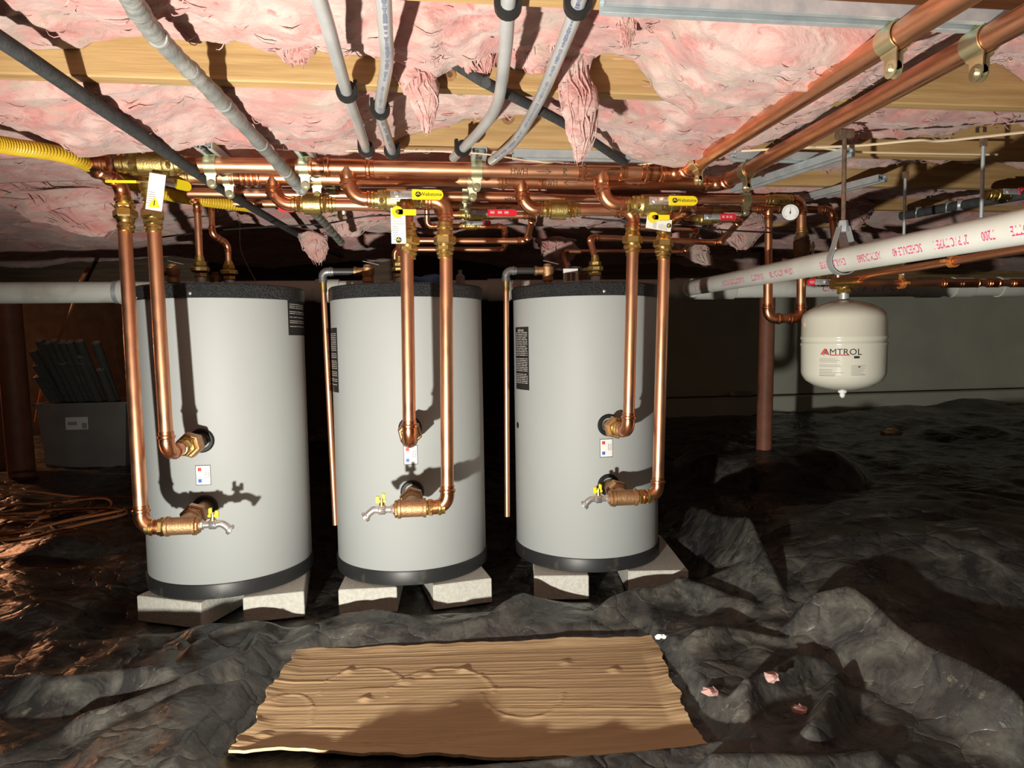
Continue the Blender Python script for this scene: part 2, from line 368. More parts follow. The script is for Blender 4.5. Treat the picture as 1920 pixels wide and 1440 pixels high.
# ================================================================== the crawl space
X0, X1, YB, ZC = -5.0, 7.0, 6.6, ZJ + 0.235
XA, YA, ZA = Vector((1, 0, 0)), Vector((0, 1, 0)), Vector((0, 0, 1))
def boxo(name, lo, hi, m_, parent=None):
    lo = V(lo); hi = V(hi); c = (lo + hi) / 2; h = (hi - lo) / 2
    return MB().box(c, XA, YA, ZA, h.x, h.y, h.z).build(name, m_, parent, smooth=False)
struct(boxo('floor', (X0, -2.0, -0.12), (X1, YB, -0.045), DIRT))
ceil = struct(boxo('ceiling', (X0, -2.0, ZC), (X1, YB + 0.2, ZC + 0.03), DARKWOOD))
struct(boxo('wall_back', (0.9, YB, -0.12), (X1, YB + 0.2, ZC), CONC)); struct(boxo('wall_far', (X0, YB, -0.12), (0.9, YB + 0.2, ZC), DIRT))
struct(boxo('wall_left', (X0 - 0.2, -2.0, -0.12), (X0, YB + 0.2, ZC), DIRT))
struct(boxo('wall_right', (X1, -2.0, -0.12), (X1 + 0.2, YB + 0.2, ZC), CONC))
tr = MB().box(((0.9 + X1) / 2, YB - 0.05, 0.145), XA, YA, ZA, (X1 - 0.9) / 2, 0.05, 0.165, 0.012).build('trim_1', CONC); struct(tr)
struct(MB().box(((0.9 + X1) / 2, YB - 0.02, 0.317), XA, YA, ZA, (X1 - 0.9) / 2, 0.02, 0.006).build('trim_2', DARKWOOD))
JY = [1.09 + 0.41 * k for k in range(14)]       # front faces of the joists
for k, y in enumerate(JY):
    dx = 0.013 * math.sin(k * 2.3)
    MB().box(((X0 + X1) / 2, y + 0.019, (ZJ + ZC) / 2 + dx * 0.3), XA, YA, ZA, (X1 - X0) / 2 - 0.01, 0.019, (ZC - ZJ) / 2 - 0.001, 0.003).build('joist', WOOD, ceil, smooth=False)
# a knot on the second joist's face and lumber stamps
def knot(p, r):
    mb = MB().lathe(V(p) + YA * -0.0012, -YA, [(0, r), (0.001, r), (0.0012, r * 0.9)], 18)
    o = mb.build('knot', mat('knot_wood', (0.24, 0.12, 0.05), (0.36, 0.2, 0.08), scale=60, rough=0.7), ceil)
    MB().lathe(V(p) + YA * -0.0018, -YA, [(0, r * 0.45), (0.0012, r * 0.4)], 14).build('knot', mat('knot_core', (0.10, 0.05, 0.025), rough=0.8), ceil)
knot(aty(952, 222, JY[2]), 0.018); knot(aty(843, 141, JY[1]), 0.014)
for px, py, jy in ((1832, 244, 2), (1846, 243, 2), (1648, 309, 3), (1660, 307, 3)):
    p = aty(px, py, JY[jy]); MB().box(p - YA * 0.0008, XA, YA, ZA, 0.006, 0.0006, 0.008).build('lumber_stamp', mat('stamp_ink', (0.07, 0.045, 0.03), rough=0.8), ceil, smooth=False)
# beam far back, and dark girder on the left
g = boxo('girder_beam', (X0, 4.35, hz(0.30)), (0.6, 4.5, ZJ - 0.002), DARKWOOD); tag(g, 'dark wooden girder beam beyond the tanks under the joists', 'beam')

# ------------------------------------------------------------------ black plastic ground sheet
def seg_dist(X, Y, pts):
    best = np.full(X.shape, 1e9); T = np.zeros(X.shape); tot = sum((b - a).length for a, b in zip(pts, pts[1:])); acc = 0; side = np.zeros(X.shape)
    for a, b in zip(pts, pts[1:]):
        d = b - a; L = max(d.length, 1e-6); ux, uy = d.x / L, d.y / L
        rx = X - a.x; ry = Y - a.y; t = np.clip(rx * ux + ry * uy, 0, L)
        ex = rx - t * ux; ey = ry - t * uy; D = np.hypot(ex, ey); k = D < best
        best = np.where(k, D, best); T = np.where(k, (acc + t) / tot, T); side = np.where(k, np.sign(ux * ry - uy * rx), side); acc += L
    return best, T, side
# tank centres, from the photograph
TK = [R0 * -1.0447 + F0 * 2.421, R0 * -0.3916 + F0 * 2.5206, R0 * 0.2891 + F0 * 2.6186]
TZ0, TZ1, TZ2, TZ3, TR = EYE - 0.8347, EYE - 0.7828, EYE + 0.1584, EYE + 0.2067, 0.28
RIDGES = [  # pixels, height, width near side, width far side
    ([(225, 1185), (330, 1172), (470, 1160), (600, 1148), (700, 1165), (830, 1185)], 0.060, 0.10, 0.05),
    ([(760, 1195), (900, 1180), (1010, 1140), (1110, 1118), (1200, 1112)], 0.075, 0.11, 0.05),
    ([(1090, 1165), (1180, 1150), (1290, 1140), (1380, 1175), (1480, 1200)], 0.070, 0.09, 0.06),
    ([(1285, 975), (1305, 1010), (1320, 1050), (1400, 1095), (1490, 1190), (1530, 1210)], 0.13, 0.13, 0.05),
    ([(1490, 1230), (1610, 1235), (1700, 1290), (1830, 1380), (1960, 1470)], 0.15, 0.17, 0.09),
    ([(1260, 1250), (1400, 1225), (1530, 1250), (1600, 1280)], 0.06, 0.10, 0.05),
    ([(1330, 1420), (1420, 1330), (1540, 1290), (1640, 1300)], 0.08, 0.10, 0.06),
    ([(1500, 1440), (1545, 1370), (1590, 1320)], 0.09, 0.07, 0.05),
    ([(1510, 1080), (1560, 1045), (1680, 1025), (1900, 1010)], 0.07, 0.25, 0.20),
    ([(-120, 1300), (60, 1305), (150, 1330), (330, 1330), (390, 1310)], 0.10, 0.14, 0.05),
    ([(60, 1440), (180, 1390), (330, 1350), (470, 1265), (520, 1200)], 0.075, 0.11, 0.05),
    ([(330, 1260), (420, 1215), (560, 1180)], 0.05, 0.09, 0.05),
    ([(-60, 1215), (110, 1180), (210, 1160), (250, 1145)], 0.045, 0.05, 0.05),
    ([(330, 1500), (400, 1430), (470, 1380)], 0.05, 0.08, 0.05),
    ([(700, 1530), (850, 1510), (1000, 1495), (1200, 1500)], 0.035, 0.10, 0.08),  # unseen ridge below the frame, added to shade the cardboard's near part
    ([(1300, 1490), (1500, 1470), (1650, 1440)], 0.08, 0.10, 0.08),
    ([(1350, 790), (1500, 780), (1700, 775), (1920, 790)], 0.12, 0.6, 0.35),
]
def sheet_h(X, Y):
    H = 0.020 * (ridged(X * 1.7, Y * 2.3, 4, 3) ** 2) + 0.012 * ridged(X * 5 + 3, Y * 6.5, 3, 9) ** 3
    H += 0.035 * np.clip(fbm(X * 0.8 + 4, Y * 0.9, 3, 5) - 0.45, 0, 1) * 2
    rc = random.Random(12)
    for i in range(9):
        an = rc.uniform(0, math.pi); wl = rc.uniform(0.16, 0.7); k_ = (X * math.cos(an) + Y * math.sin(an)) / wl + rc.uniform(0, 5) + 0.5 * (fbm(X * 1.1, Y * 1.1, 2, 200 + i) - 0.5) * 2
        tri = np.abs((k_ % 1.0) * 2 - 1); H += wl * 0.055 * tri * np.clip(fbm(X * 1.3 + i, Y * 1.3, 2, 300 + i) * 2.6 - 0.9, 0, 1) * (0.5 + 0.5 * np.clip(3.5 - Y, 0, 1))
    wx = X + 0.06 * (fbm(X * 1.9, Y * 1.9, 2, 40) - 0.5) * 2; wy = Y + 0.06 * (fbm(X * 1.9, Y * 1.9, 2, 50) - 0.5) * 2
    for pts, h, wn, wf in RIDGES:
        P = [atz(px, py, 0.02) for px, py in pts]; D, T, S = seg_dist(wx, wy, P)
        w_ = np.where(S > 0, wf, wn); fade = np.clip(np.minimum(T, 1 - T) * 7 + 0.12, 0, 1)
        jag = 0.60 + 0.8 * fbm(X * 2.6, Y * 2.6, 2, 77)
        H = np.maximum(H, H * 0.5 + h * jag * fade * np.clip(1 - D / w_, 0, 1) ** 1.25)
    def mound(px, py, z, r, h, p=2.0, sx=1.0):
        c = atz(px, py, z); d = np.hypot((X - c.x) / sx, Y - c.y) / r; return h * np.clip(1 - d ** p, 0, 1)
    H = H + mound(1445, 900, 0.0, 0.55, 0.17, 4.0, 1.15) * (0.75 + 0.5 * fbm(X * 4, Y * 4, 3, 21))
    H = H + mound(1780, 1085, 0.0, 0.95, 0.19, 2.0, 1.25)
    H = H + 0.10 * np.clip((Y - 4.3) / 2.0, 0, 1)
    # lumps of earth behind the tanks
    H = H + 0.06 * np.clip(fbm(X * 1.3 + 9, Y * 1.3, 4, 61) - 0.42, 0, 1) * 3 * np.clip((Y - 3.0) / 1.0, 0, 1)
    c = CAM + R0 * -1.75 + F0 * 0.85
    H = H + 0.30 * np.exp(-(((X - c.x) / 0.45) ** 2 + ((Y - c.y) / 0.30) ** 2))  # unseen hump off to the left, added to block low lamp light there
    # the blocks press it flat
    for t in TK:
        d = np.maximum(np.abs(X - t.x) - 0.33, np.abs(Y - (t.y - 0.02)) - 0.30); H = H * np.clip(d / 0.10, 0.0, 1)
    return H - 0.004
BOARD = None
nu, nv = 760, 640
yy = 0.12 + (YB - 0.06 - 0.12) * (np.linspace(0, 1, nv) ** 1.9)
uu = np.linspace(-1, 1, nu)
YY = np.tile(yy, (nu, 1)); XX = uu[:, None] * (1.15 + 1.0 * YY) + 0.12 * YY
XX = np.clip(XX, X0 + 0.02, X1 - 0.02)
# the cardboard's plane (it lies on the sheet and flattens it)
CB = [atz(556, 1216, 0.03), atz(1222, 1190, 0.03), atz(1338, 1424, 0.035), atz(437, 1408, 0.035)]
cbc = sum((Vector(p) for p in CB), Vector()) / 4
HH = sheet_h(XX, YY)
for _ in range(2):
    HH[1:-1] = (HH[:-2] + 2 * HH[1:-1] + HH[2:]) / 4; HH[:, 1:-1] = (HH[:, :-2] + 2 * HH[:, 1:-1] + HH[:, 2:]) / 4
inx = np.maximum(np.abs(XX - cbc.x) - 0.54, np.abs(YY - cbc.y) - 0.30)
HH = np.where(inx < 0.10, np.minimum(HH, 0.012 + np.clip(inx, 0, 0.1) * 0.9), HH)
sh = gridmesh('ground_sheet', np.stack([XX, YY, HH], -1), SHEET)
tag(sh, 'crumpled dusty black plastic ground sheet covering the crawl space floor', 'plastic sheet')
def ground_z(x, y):
    return float(sheet_h(np.array([[x]]), np.array([[y]]))[0, 0])
def on_ground(px, py):
    p = atz(px, py, 0.02)
    for _ in range(4): p = atz(px, py, ground_z(p.x, p.y))
    return p

# ------------------------------------------------------------------ cardboard
cb = thing('cardboard_sheet', 'large torn flattened sheet of brown corrugated cardboard lying on the black plastic', 'cardboard', (cbc.x, cbc.y, 0.02))
n1, n2 = 170, 190
U, W = np.meshgrid(np.linspace(0, 1, n1), np.linspace(0, 1, n2), indexing='ij')
C4 = [np.array(p) for p in CB]
B = ((1 - U) * (1 - W))[..., None] * C4[0] + (U * (1 - W))[..., None] * C4[1] + (U * W)[..., None] * C4[2] + ((1 - U) * W)[..., None] * C4[3]
edge = np.minimum(np.minimum(U, 1 - U) * 1.7, np.minimum(W, 1 - W))
tear = (fbm(W * 9, U * 3, 4, 5) - 0.5) * 0.045
B[..., 0] += tear * np.clip(1 - np.minimum(U, 1 - U) * 9, 0, 1)
B[..., 1] += (fbm(U * 16, W * 2, 3, 15) - 0.5) * 0.022 * np.clip(1 - np.minimum(W, 1 - W) * 9, 0, 1)
crease = np.zeros_like(U)
for wv, a in ((0.13, 0.9), (0.27, 0.7), (0.38, 1.0), (0.47, 0.8), (0.61, 1.1), (0.69, 0.7), (0.80, 1.0), (0.9, 0.8)):
    l = W - wv - 0.03 * (fbm(U * 3, U * 0 + wv * 30, 3, 8) - 0.5) - 0.02 * U
    crease += a * np.exp(-(l / 0.010) ** 2) * (fbm(U * 5, U * 0 + wv * 50, 2, 18) ** 1.2)
zz = 0.022 + 0.0020 * crease + 0.006 * fbm(U * 2.2, W * 2.0, 2, 33) + 0.00022 * np.sin(W * 2 * math.pi * 40)
zz += 0.030 * np.clip(W - 0.80, 0, 1) / 0.2 * fbm(U * 2.2 + 3, W * 0.5, 2, 71) + 0.012 * np.clip(1 - edge * 12, 0, 1) * fbm(U * 9, W * 9, 3, 91)
rcb = random.Random(5)
for q in range(26):
    wv = rcb.uniform(0.02, 0.98); l = W - wv - 0.012 * (fbm(U * 4, U * 0 + q * 3.3, 3, 60) - 0.5) - 0.015 * (U - 0.5); u0 = rcb.uniform(-0.3, 0.8); u1 = u0 + rcb.uniform(0.2, 0.9)
    zz += rcb.uniform(0.0006, 0.0016) * np.exp(-(l / 0.0045) ** 2) * np.clip((U - u0) * 12, 0, 1) * np.clip((u1 - U) * 12, 0, 1) * rcb.choice((1, 1, -1))
for (cu, cw, ru, rw, a0_, a1_) in ((0.22, 0.45, 0.10, 0.20, 2.6, 6.0), (0.42, 0.52, 0.13, 0.24, 3.0, 6.3), (0.62, 0.50, 0.10, 0.22, 0.2, 3.0), (0.06, 0.75, 0.07, 0.25, 4.4, 6.6), (0.36, 0.80, 0.12, 0.14, 0.1, 2.4)):
    rr_ = np.hypot((U - cu) / ru, (W - cw) / rw); aa_ = np.arctan2(W - cw, U - cu) % (2 * math.pi)
    zz += 0.0018 * np.exp(-((rr_ - 1) / 0.035) ** 2) * ((aa_ > a0_) & (aa_ < a1_))
for (cu, cw) in ((0.17, 0.28), (0.33, 0.40), (0.24, 0.55), (0.46, 0.62), (0.47, 0.30), (0.74, 0.25), (0.86, 0.33), (0.05, 0.85), (0.38, 0.33)):
    d = np.hypot((U - cu) * 1.7, (W - cw) * 1.0); zz += 0.005 * np.clip(1 - d / 0.035, 0, 1) * (0.4 + fbm(U * 30, W * 30, 2, 7))
B[..., 2] = zz
top = gridmesh('face_liner', B, CARD, cb)
B2 = B.copy(); B2[..., 2] -= 0.007
b_ = gridmesh('back_liner', B2[:, ::-1], CARD, cb)
per = [(i, 0) for i in range(n1)] + [(n1 - 1, j) for j in range(1, n2)] + [(i, n2 - 1) for i in range(n1 - 2, -1, -1)] + [(0, j) for j in range(n2 - 2, 0, -1)]
PP = np.array([[B[i, j] for i, j in per + per[:1]], [B[i, j] + np.array([0, 0, -0.007]) for i, j in per + per[:1]]]).transpose(1, 0, 2)
gridmesh('corrugated_edge', PP, CARDE, cb)

# ================================================================== fittings library
def collar(mb, p, d, r, n=20):
    """press collar leaving a fitting at p in direction d; returns its far end"""
    k = r / 0.02
    mb.lathe(p, d, [(-0.002 * k, r * 1.1), (0.006 * k, r * 1.10), (0.009 * k, r * 1.28), (0.015 * k, r * 1.28), (0.018 * k, r * 1.10), (0.028 * k, r * 1.10), (0.029 * k, r * 0.98)], n)
    return V(p) + V(d).normalized() * 0.026 * k
def elbow_mesh(c, a, b, r, bend=1.9, n=18, collars=True):
    c = V(c); a = V(a).normalized(); b = V(b).normalized(); t = bend * r; mb = MB(); P = []
    p0, p2 = c + a * t, c + b * t
    k = 0.5523
    q1 = p0 - a * t * k; q2 = p2 - b * t * k
    for i in range(11):
        s = i / 10; P.append(p0 * (1 - s) ** 3 + q1 * 3 * s * (1 - s) ** 2 + q2 * 3 * s * s * (1 - s) + p2 * s ** 3)
    mb.tube(P, r * 1.12, n)
    if collars: collar(mb, p0, a, r); collar(mb, p2, b, r)
    return mb
def tee_mesh(c, axis, branch, r, rb=None, L=2.1):
    rb = rb or r; c = V(c); d = V(axis).normalized(); b = V(branch).normalized(); mb = MB()
    mb.cyl(c - d * L * r, c + d * L * r, r * 1.12); collar(mb, c + d * L * r, d, r); collar(mb, c - d * L * r, -d, r)
    mb.lathe(c, b, [(0, rb * 1.3), (r * 1.15, rb * 1.25), (r * 1.6, rb * 1.12)], 18); collar(mb, c + b * r * 1.6, b, rb)
    return mb
def pipe_run(name, label, cat, pts, r, m_=None, bends=None, group=None, fm=None, trim0=0, trim1=0, bend=1.9):
    """a run of pipe with elbows at the inner points"""
    m_ = m_ or COPPER; fm = fm or COPPER2; P = [V(p) for p in pts]; low = min(P, key=lambda p: p.z)
    o = thing(name, label, cat, low, group); N = len(P)
    for i in range(N - 1):
        d = (P[i + 1] - P[i]).normalized(); a = P[i] + d * ((bend * r) if i > 0 else trim0); b = P[i + 1] - d * ((bend * r) if i < N - 2 else trim1)
        if (b - a).dot(d) > 0.002: MB().cyl(a, b, r).build('pipe', m_, o)
    for i in range(1, N - 1): elbow_mesh(P[i], P[i - 1] - P[i], P[i + 1] - P[i], r, bend).build('elbow', fm, o)
    return o
def union_mesh(c, d, r, hexr=1.75, s=1.0):
    """brass union centred at c along d"""
    mb = MB(); d = V(d).normalized(); k = r / 0.02 * s; c = V(c)
    collar(mb, c + d * 0.026 * k, d, r); collar(mb, c - d * 0.026 * k, -d, r)
    mb.lathe(c, d, [(-0.028 * k, r * 1.15), (-0.020 * k, r * 1.3), (0.020 * k, r * 1.3), (0.028 * k, r * 1.15)])
    mb.hexa(c, d, -0.013 * k, 0.013 * k, r * hexr)
    mb.hexa(c - d * 0.024 * k, d, -0.007 * k, 0.007 * k, r * 1.5)
    return mb
def ball_valve(label, c, axis, stem, r, handle_m, hdir=None, hl=0.10, text=None, L=0.075, name='ball_valve', group=None, body_m=None, hw=0.014):
    c = V(c); d = V(axis).normalized(); s = V(stem).normalized(); s = (s - d * s.dot(d)).normalized(); k = r / 0.02
    o = thing(name, label, 'valve', c, group); mb = MB()
    mb.lathe(c, d, [(-L, r * 1.12), (-L * 0.72, r * 1.15), (-L * 0.70, r * 1.45), (-L * 0.42, r * 1.5), (-L * 0.36, r * 1.7), (L * 0.36, r * 1.7), (L * 0.42, r * 1.5), (L * 0.70, r * 1.45), (L * 0.72, r * 1.15), (L, r * 1.12)], 22)
    mb.hexa(c, d, -L * 0.66, -L * 0.46, r * 1.66); mb.hexa(c, d, L * 0.46, L * 0.66, r * 1.66)
    mb.build('body', body_m or BRASSD, o)
    p1 = MB(); collar(p1, c + d * L * 0.75, d, r); p1.build('press_end', BRASS, o)
    p2 = MB(); collar(p2, c - d * L * 0.75, -d, r); p2.build('press_end', BRASS, o)
    st = c + s * r * 1.65; MB().lathe(c + s * r * 1.3, s, [(0, 0.011 * k), (0.012 * k, 0.011 * k), (0.013 * k, 0.007 * k), (0.022 * k, 0.007 * k)], 14).build('stem', BRASS, o)
    h = V(hdir).normalized() if hdir is not None else d; h = (h - s * h.dot(s)).normalized(); t = s.cross(h)
    z = c + s * (r * 1.3 + 0.020 * k)
    MB().box(z + h * 0.018, h, t, s, 0.034, hw * 0.85, 0.0015, 0.0008).build('handle_plate', CHROME if handle_m is not RED else STEEL, o)
    MB().hexa(z, s, -0.001, 0.008, 0.008).build('handle_nut', CHROME, o)
    a0, a1 = 0.045, 0.045 + hl; out = []
    for sx, sy in ((a0, -hw), (a0, hw)): out.append((sx, sy))
    for i in range(9):
        a = math.pi / 2 - math.pi * i / 8; out.append((a1 - hw + hw * math.cos(a), hw * math.sin(a)))
    hb = MB().plate([z + h * x + t * y - s * 0.003 for x, y in [out[0]] + list(reversed(out[2:])) + [out[1]]], s, 0.007).build('handle_grip', handle_m, o)
    if text:
        up = t if t.z > 0 else -t; hh = h if h.dot(up.cross(s)) > 0 else -h
        tm = MB(); cx = z + h * (a0 + hl * 0.60) + s * 0.0042
        text_flat(tm, text, hw * 1.05, cx, hh, up, s); text_flat(tm, 'a brand of', hw * 0.0 + 0.0001, cx, hh, up, s) if False else None
        tm.build('lettering', INK, hb, smooth=False)
        lc = z + h * (a0 + hl * 0.19) + s * 0.0041
        g_ = MB().lathe(lc, s, [(0, hw * 0.55), (0.0004, hw * 0.55)], 20)
        g_.build('emblem', INK, hb, smooth=False)
        e2 = MB(); e2.box(lc + s * 0.0006, hh, up, s, hw * 0.40, hw * 0.07, 0.0002); e2.box(lc + s * 0.0006 + up * hw * 0.18, hh, up, s, hw * 0.08, hw * 0.22, 0.0002)
        e2.build('emblem_mark', YEL, hb, smooth=False)
    elif handle_m is RED:
        tm = MB(); up = t if t.z > 0 else -t; hh = h if h.dot(up.cross(s)) > 0 else -h
        for q in (-0.25, 0.0, 0.22): tm.box(z + h * (a0 + hl * (0.42 + q)) + s * 0.0043, hh, up, s, hl * 0.07, hw * 0.38, 0.0003)
        tm.build('handle_mark', mat('pale_print', (0.8, 0.45, 0.45), rough=0.5), hb, smooth=False)
    return o
def check_valve(label, c, axis, r, group=None):
    c = V(c); d = V(axis).normalized(); o = thing('check_valve', label, 'valve', c, group); k = r / 0.02
    MB().lathe(c, d, [(-0.03 * k, r * 1.2), (-0.026 * k, r * 1.62), (0.026 * k, r * 1.68), (0.030 * k, r * 1.2)], 24).build('body', BRASSD, o)
    mb = MB(); mb.lathe(c, d, [(-0.052 * k, r * 1.15), (-0.028 * k, r * 1.25)]); collar(mb, c - d * 0.046 * k, -d, r); mb.hexa(c, d, -0.046 * k, -0.034 * k, r * 1.5); mb.build('press_end', BRASS, o)
    mb = MB(); mb.lathe(c, d, [(0.028 * k, r * 1.25), (0.052 * k, r * 1.15)]); collar(mb, c + d * 0.046 * k, d, r); mb.hexa(c, d, 0.034 * k, 0.046 * k, r * 1.5); mb.build('press_end', BRASS, o)
    return o
def strut_clamp(label, c, axis, r, top, group='strut pipe clamps', w_=0.016, ear=0.030):
    """two-piece clamp round a pipe at c, hung from a strut at height top"""
    c = V(c); d = V(axis).normalized(); u = d.cross(ZA).normalized(); o = thing('pipe_clamp', label, 'pipe clamp', c, group); th = 0.0022
    for sgn in (1, -1):
        prof = []
        R = r + 0.0015
        pts = [(0.010, top - c.z), (0.010, math.sqrt(max(R * R - 0.0001, 1e-6)) + 0.006)]
        for i in range(13):
            a = math.radians(68 - 136 * i / 12); pts.append((R * math.cos(a), R * math.sin(a)))
        pts += [(0.008, -R - 0.003), (0.0045, -R - 0.008), (0.0045, -R - ear)]
        mb = MB(); i0 = 0
        n = len(pts)
        for j, (x, z) in enumerate(pts):
            a = pts[max(j - 1, 0)]; b = pts[min(j + 1, n - 1)]; tx, tz = b[0] - a[0], b[1] - a[1]; l = math.hypot(tx, tz) or 1; nx, nz = -tz / l, tx / l
            if nx * x + nz * z < 0 and j not in (0, n - 1): nx, nz = -nx, -nz
            if j in (0, n - 1): nx, nz = 1, 0
            wd = w_ * (0.75 if j >= n - 2 else 1.0)
            for (e, g) in ((-1, 0), (1, 0), (1, 1), (-1, 1)):
                mb.v.append(c + d * (e * wd) + u * (sgn * (x + nx * th * g)) + ZA * (z + nz * th * g))
        for j in range(n - 1):
            for k in range(4): mb.f.append((4 * j + k, 4 * j + (k + 1) % 4, 4 * j + 4 + (k + 1) % 4, 4 * j + 4 + k))
        mb.f.append((0, 3, 2, 1)); mb.f.append((4 * n - 4, 4 * n - 3, 4 * n - 2, 4 * n - 1))
        # rounded ear tip
        mb.lathe(c + u * (sgn * 0.0045) - ZA * (r + ear), u * sgn, [(0, w_ * 0.75), (th, w_ * 0.75)], 16)
        mb.build('strap', ZINC, o, angle=50)
    bz = c - ZA * (r + ear - 0.001)
    MB().lathe(bz - u * 0.012, u, [(0, 0.005), (0.003, 0.0075), (0.005, 0.0075), (0.005, 0.004), (0.02, 0.004), (0.02, 0.0075), (0.024, 0.0075)], 12).build('bolt', ZINC, o)
    return o
def strut(name, label, p0, p1, w_=0.041, h=0.021, open_dir=None, group='galvanized strut channels'):
    """U channel from p0 to p1 (centre of its open face), open downwards"""
    p0 = V(p0); p1 = V(p1); d = (p1 - p0).normalized(); n = ZA - d * ZA.dot(d); n.normalize(); u = d.cross(n); L = (p1 - p0).length; c = (p0 + p1) / 2
    o = thing(name, label, 'strut channel', p0, group)
    MB().box(c + n * h, d, u, n, L / 2, w_ / 2, 0.0013).build('web', STEEL, o, smooth=False)
    for sgn in (-1, 1):
        MB().box(c + n * h / 2 + u * (sgn * w_ / 2), d, n, u, L / 2, h / 2, 0.0013).build('side_wall', STEEL, o, smooth=False)
        mb = MB(); mb.box(c + n * 0.001 + u * (sgn * (w_ / 2 - 0.005)), d, u, n, L / 2, 0.005, 0.0013)
        mb.box(c + n * 0.005 + u * (sgn * (w_ / 2 - 0.0098)), d, n, u, L / 2, 0.004, 0.0010); mb.build('lip', STEEL, o, smooth=False)
    return o
def curve_pts(ctrl, n=10):
    P = [V(p) for p in ctrl]; out = []
    for i in range(len(P) - 1):
        a = P[max(i - 1, 0)]; b = P[i]; c = P[i + 1]; e = P[min(i + 2, len(P) - 1)]
        for k in range(n):
            t = k / n; out.append(0.5 * ((2 * b) + (c - a) * t + (2 * a - 5 * b + 4 * c - e) * t * t + (3 * b - a - 3 * c + e) * t ** 3))
    out.append(P[-1]); return out
def hose(name, label, cat, ctrl, r, m_, n=10, seg=12, group=None):
    o = MB().tube(curve_pts(ctrl, n), r, seg).build(name, m_); return tag(o, label, cat, group)

# ================================================================== tanks
BLK = 0.0905
which = ['beside the bin of foam tubes', 'in the middle of the row of three', 'next to the slanting white drain pipe']
def make_tank(i):
    t = TK[i]; base = Vector((t.x, t.y, TZ0)); ax = Vector((t.x, t.y, 0))
    o = thing('water_tank', 'grey cylindrical water heater tank with black cap ' + which[i], 'water tank', base, 'indirect water heater tanks')
    z = lambda q: Vector((t.x, t.y, q))
    MB().lathe(z(TZ1 - 0.012), ZA, [(0, TR - 0.003), (0.004, TR), (TZ2 - TZ1 + 0.012, TR)], 96).build('body', TANKG, o)
    MB().lathe(z(TZ0), ZA, [(0, TR - 0.004), (0.003, TR + 0.004), (TZ1 - TZ0 - 0.004, TR + 0.006), (TZ1 - TZ0, TR + 0.004), (TZ1 - TZ0 - 0.003, TR - 0.002)], 96).build('base_ring', BLACKB, o)
    cap = MB().lathe(z(TZ2 - 0.002), ZA, [(0, TR + 0.0015), (0.0, TR + 0.005), (TZ3 - TZ2 - 0.006, TR + 0.005), (TZ3 - TZ2, TR), (TZ3 - TZ2 + 0.002, TR - 0.03), (TZ3 - TZ2 + 0.006, 0.05)], 96).build('top_cap', BLACKP, o)
    return o
tanks = [make_tank(i) for i in range(3)]
def tank_pt(i, px, py, lift=0.0):
    """point on the tank wall seen at a pixel, and its outward normal"""
    r = ray(px, py); t = TK[i]; R = TR + lift; ox, oy = CAM.x - t.x, CAM.y - t.y
    a = r.x ** 2 + r.y ** 2; b = 2 * (ox * r.x + oy * r.y); c = ox ** 2 + oy ** 2 - R * R; D = max(b * b - 4 * a * c, 0)
    s = (-b - math.sqrt(D)) / (2 * a); p = CAM + r * s; return p, Vector((p.x - t.x, p.y - t.y, 0)).normalized()
def grommet(i, px, py):
    p, n = tank_pt(i, px, py)
    MB().lathe(p - n * 0.012, n, [(0, 0.040), (0.014, 0.040), (0.018, 0.036), (0.018, 0.026), (0.006, 0.024)], 24).build('port_grommet', RUBBER, tanks[i])
    return p, n
def sticker(i, px, py, w_=0.044, h=0.062, tilt=0):
    p, n = tank_pt(i, px, py); c = Vector((TK[i].x, TK[i].y, p.z)); A = w_ / TR / 2; a0 = 0.0
    mb = MB(); patch_cyl(mb, c, ZA, n, TR, -h / 2 - 0.002, h / 2 + 0.002, -A - 0.006, A + 0.006, 0.0005); st = mb.build('sticker', INK, tanks[i], smooth=False)
    mb = MB(); patch_cyl(mb, c, ZA, n, TR, -h / 2, h / 2, -A, A, 0.0009); mb.build('sticker_face', WHITE, st, smooth=False)
    mb = MB(); patch_cyl(mb, c, ZA, n, TR, h * 0.22, h * 0.40, -A * 0.72, -A * 0.22, 0.0013); mb.build('red_square', LABR, st, smooth=False)
    mb = MB(); patch_cyl(mb, c, ZA, n, TR, -h * 0.38, -h * 0.20, -A * 0.72, -A * 0.22, 0.0013); mb.build('blue_square', LABB, st, smooth=False)
    mb = MB()
    for q in range(5): patch_cyl(mb, c, ZA, n, TR, -h * 0.12 + q * h * 0.075, -h * 0.095 + q * h * 0.075, A * 0.30, A * 0.78, 0.0013, 2)
    patch_cyl(mb, c, ZA, n, TR, -h * 0.14, h * 0.26, A * 0.26, A * 0.31, 0.0013, 1); patch_cyl(mb, c, ZA, n, TR, -h * 0.14, h * 0.26, A * 0.78, A * 0.83, 0.0013, 1)
    mb.build('small_print', INKG, st, smooth=False)
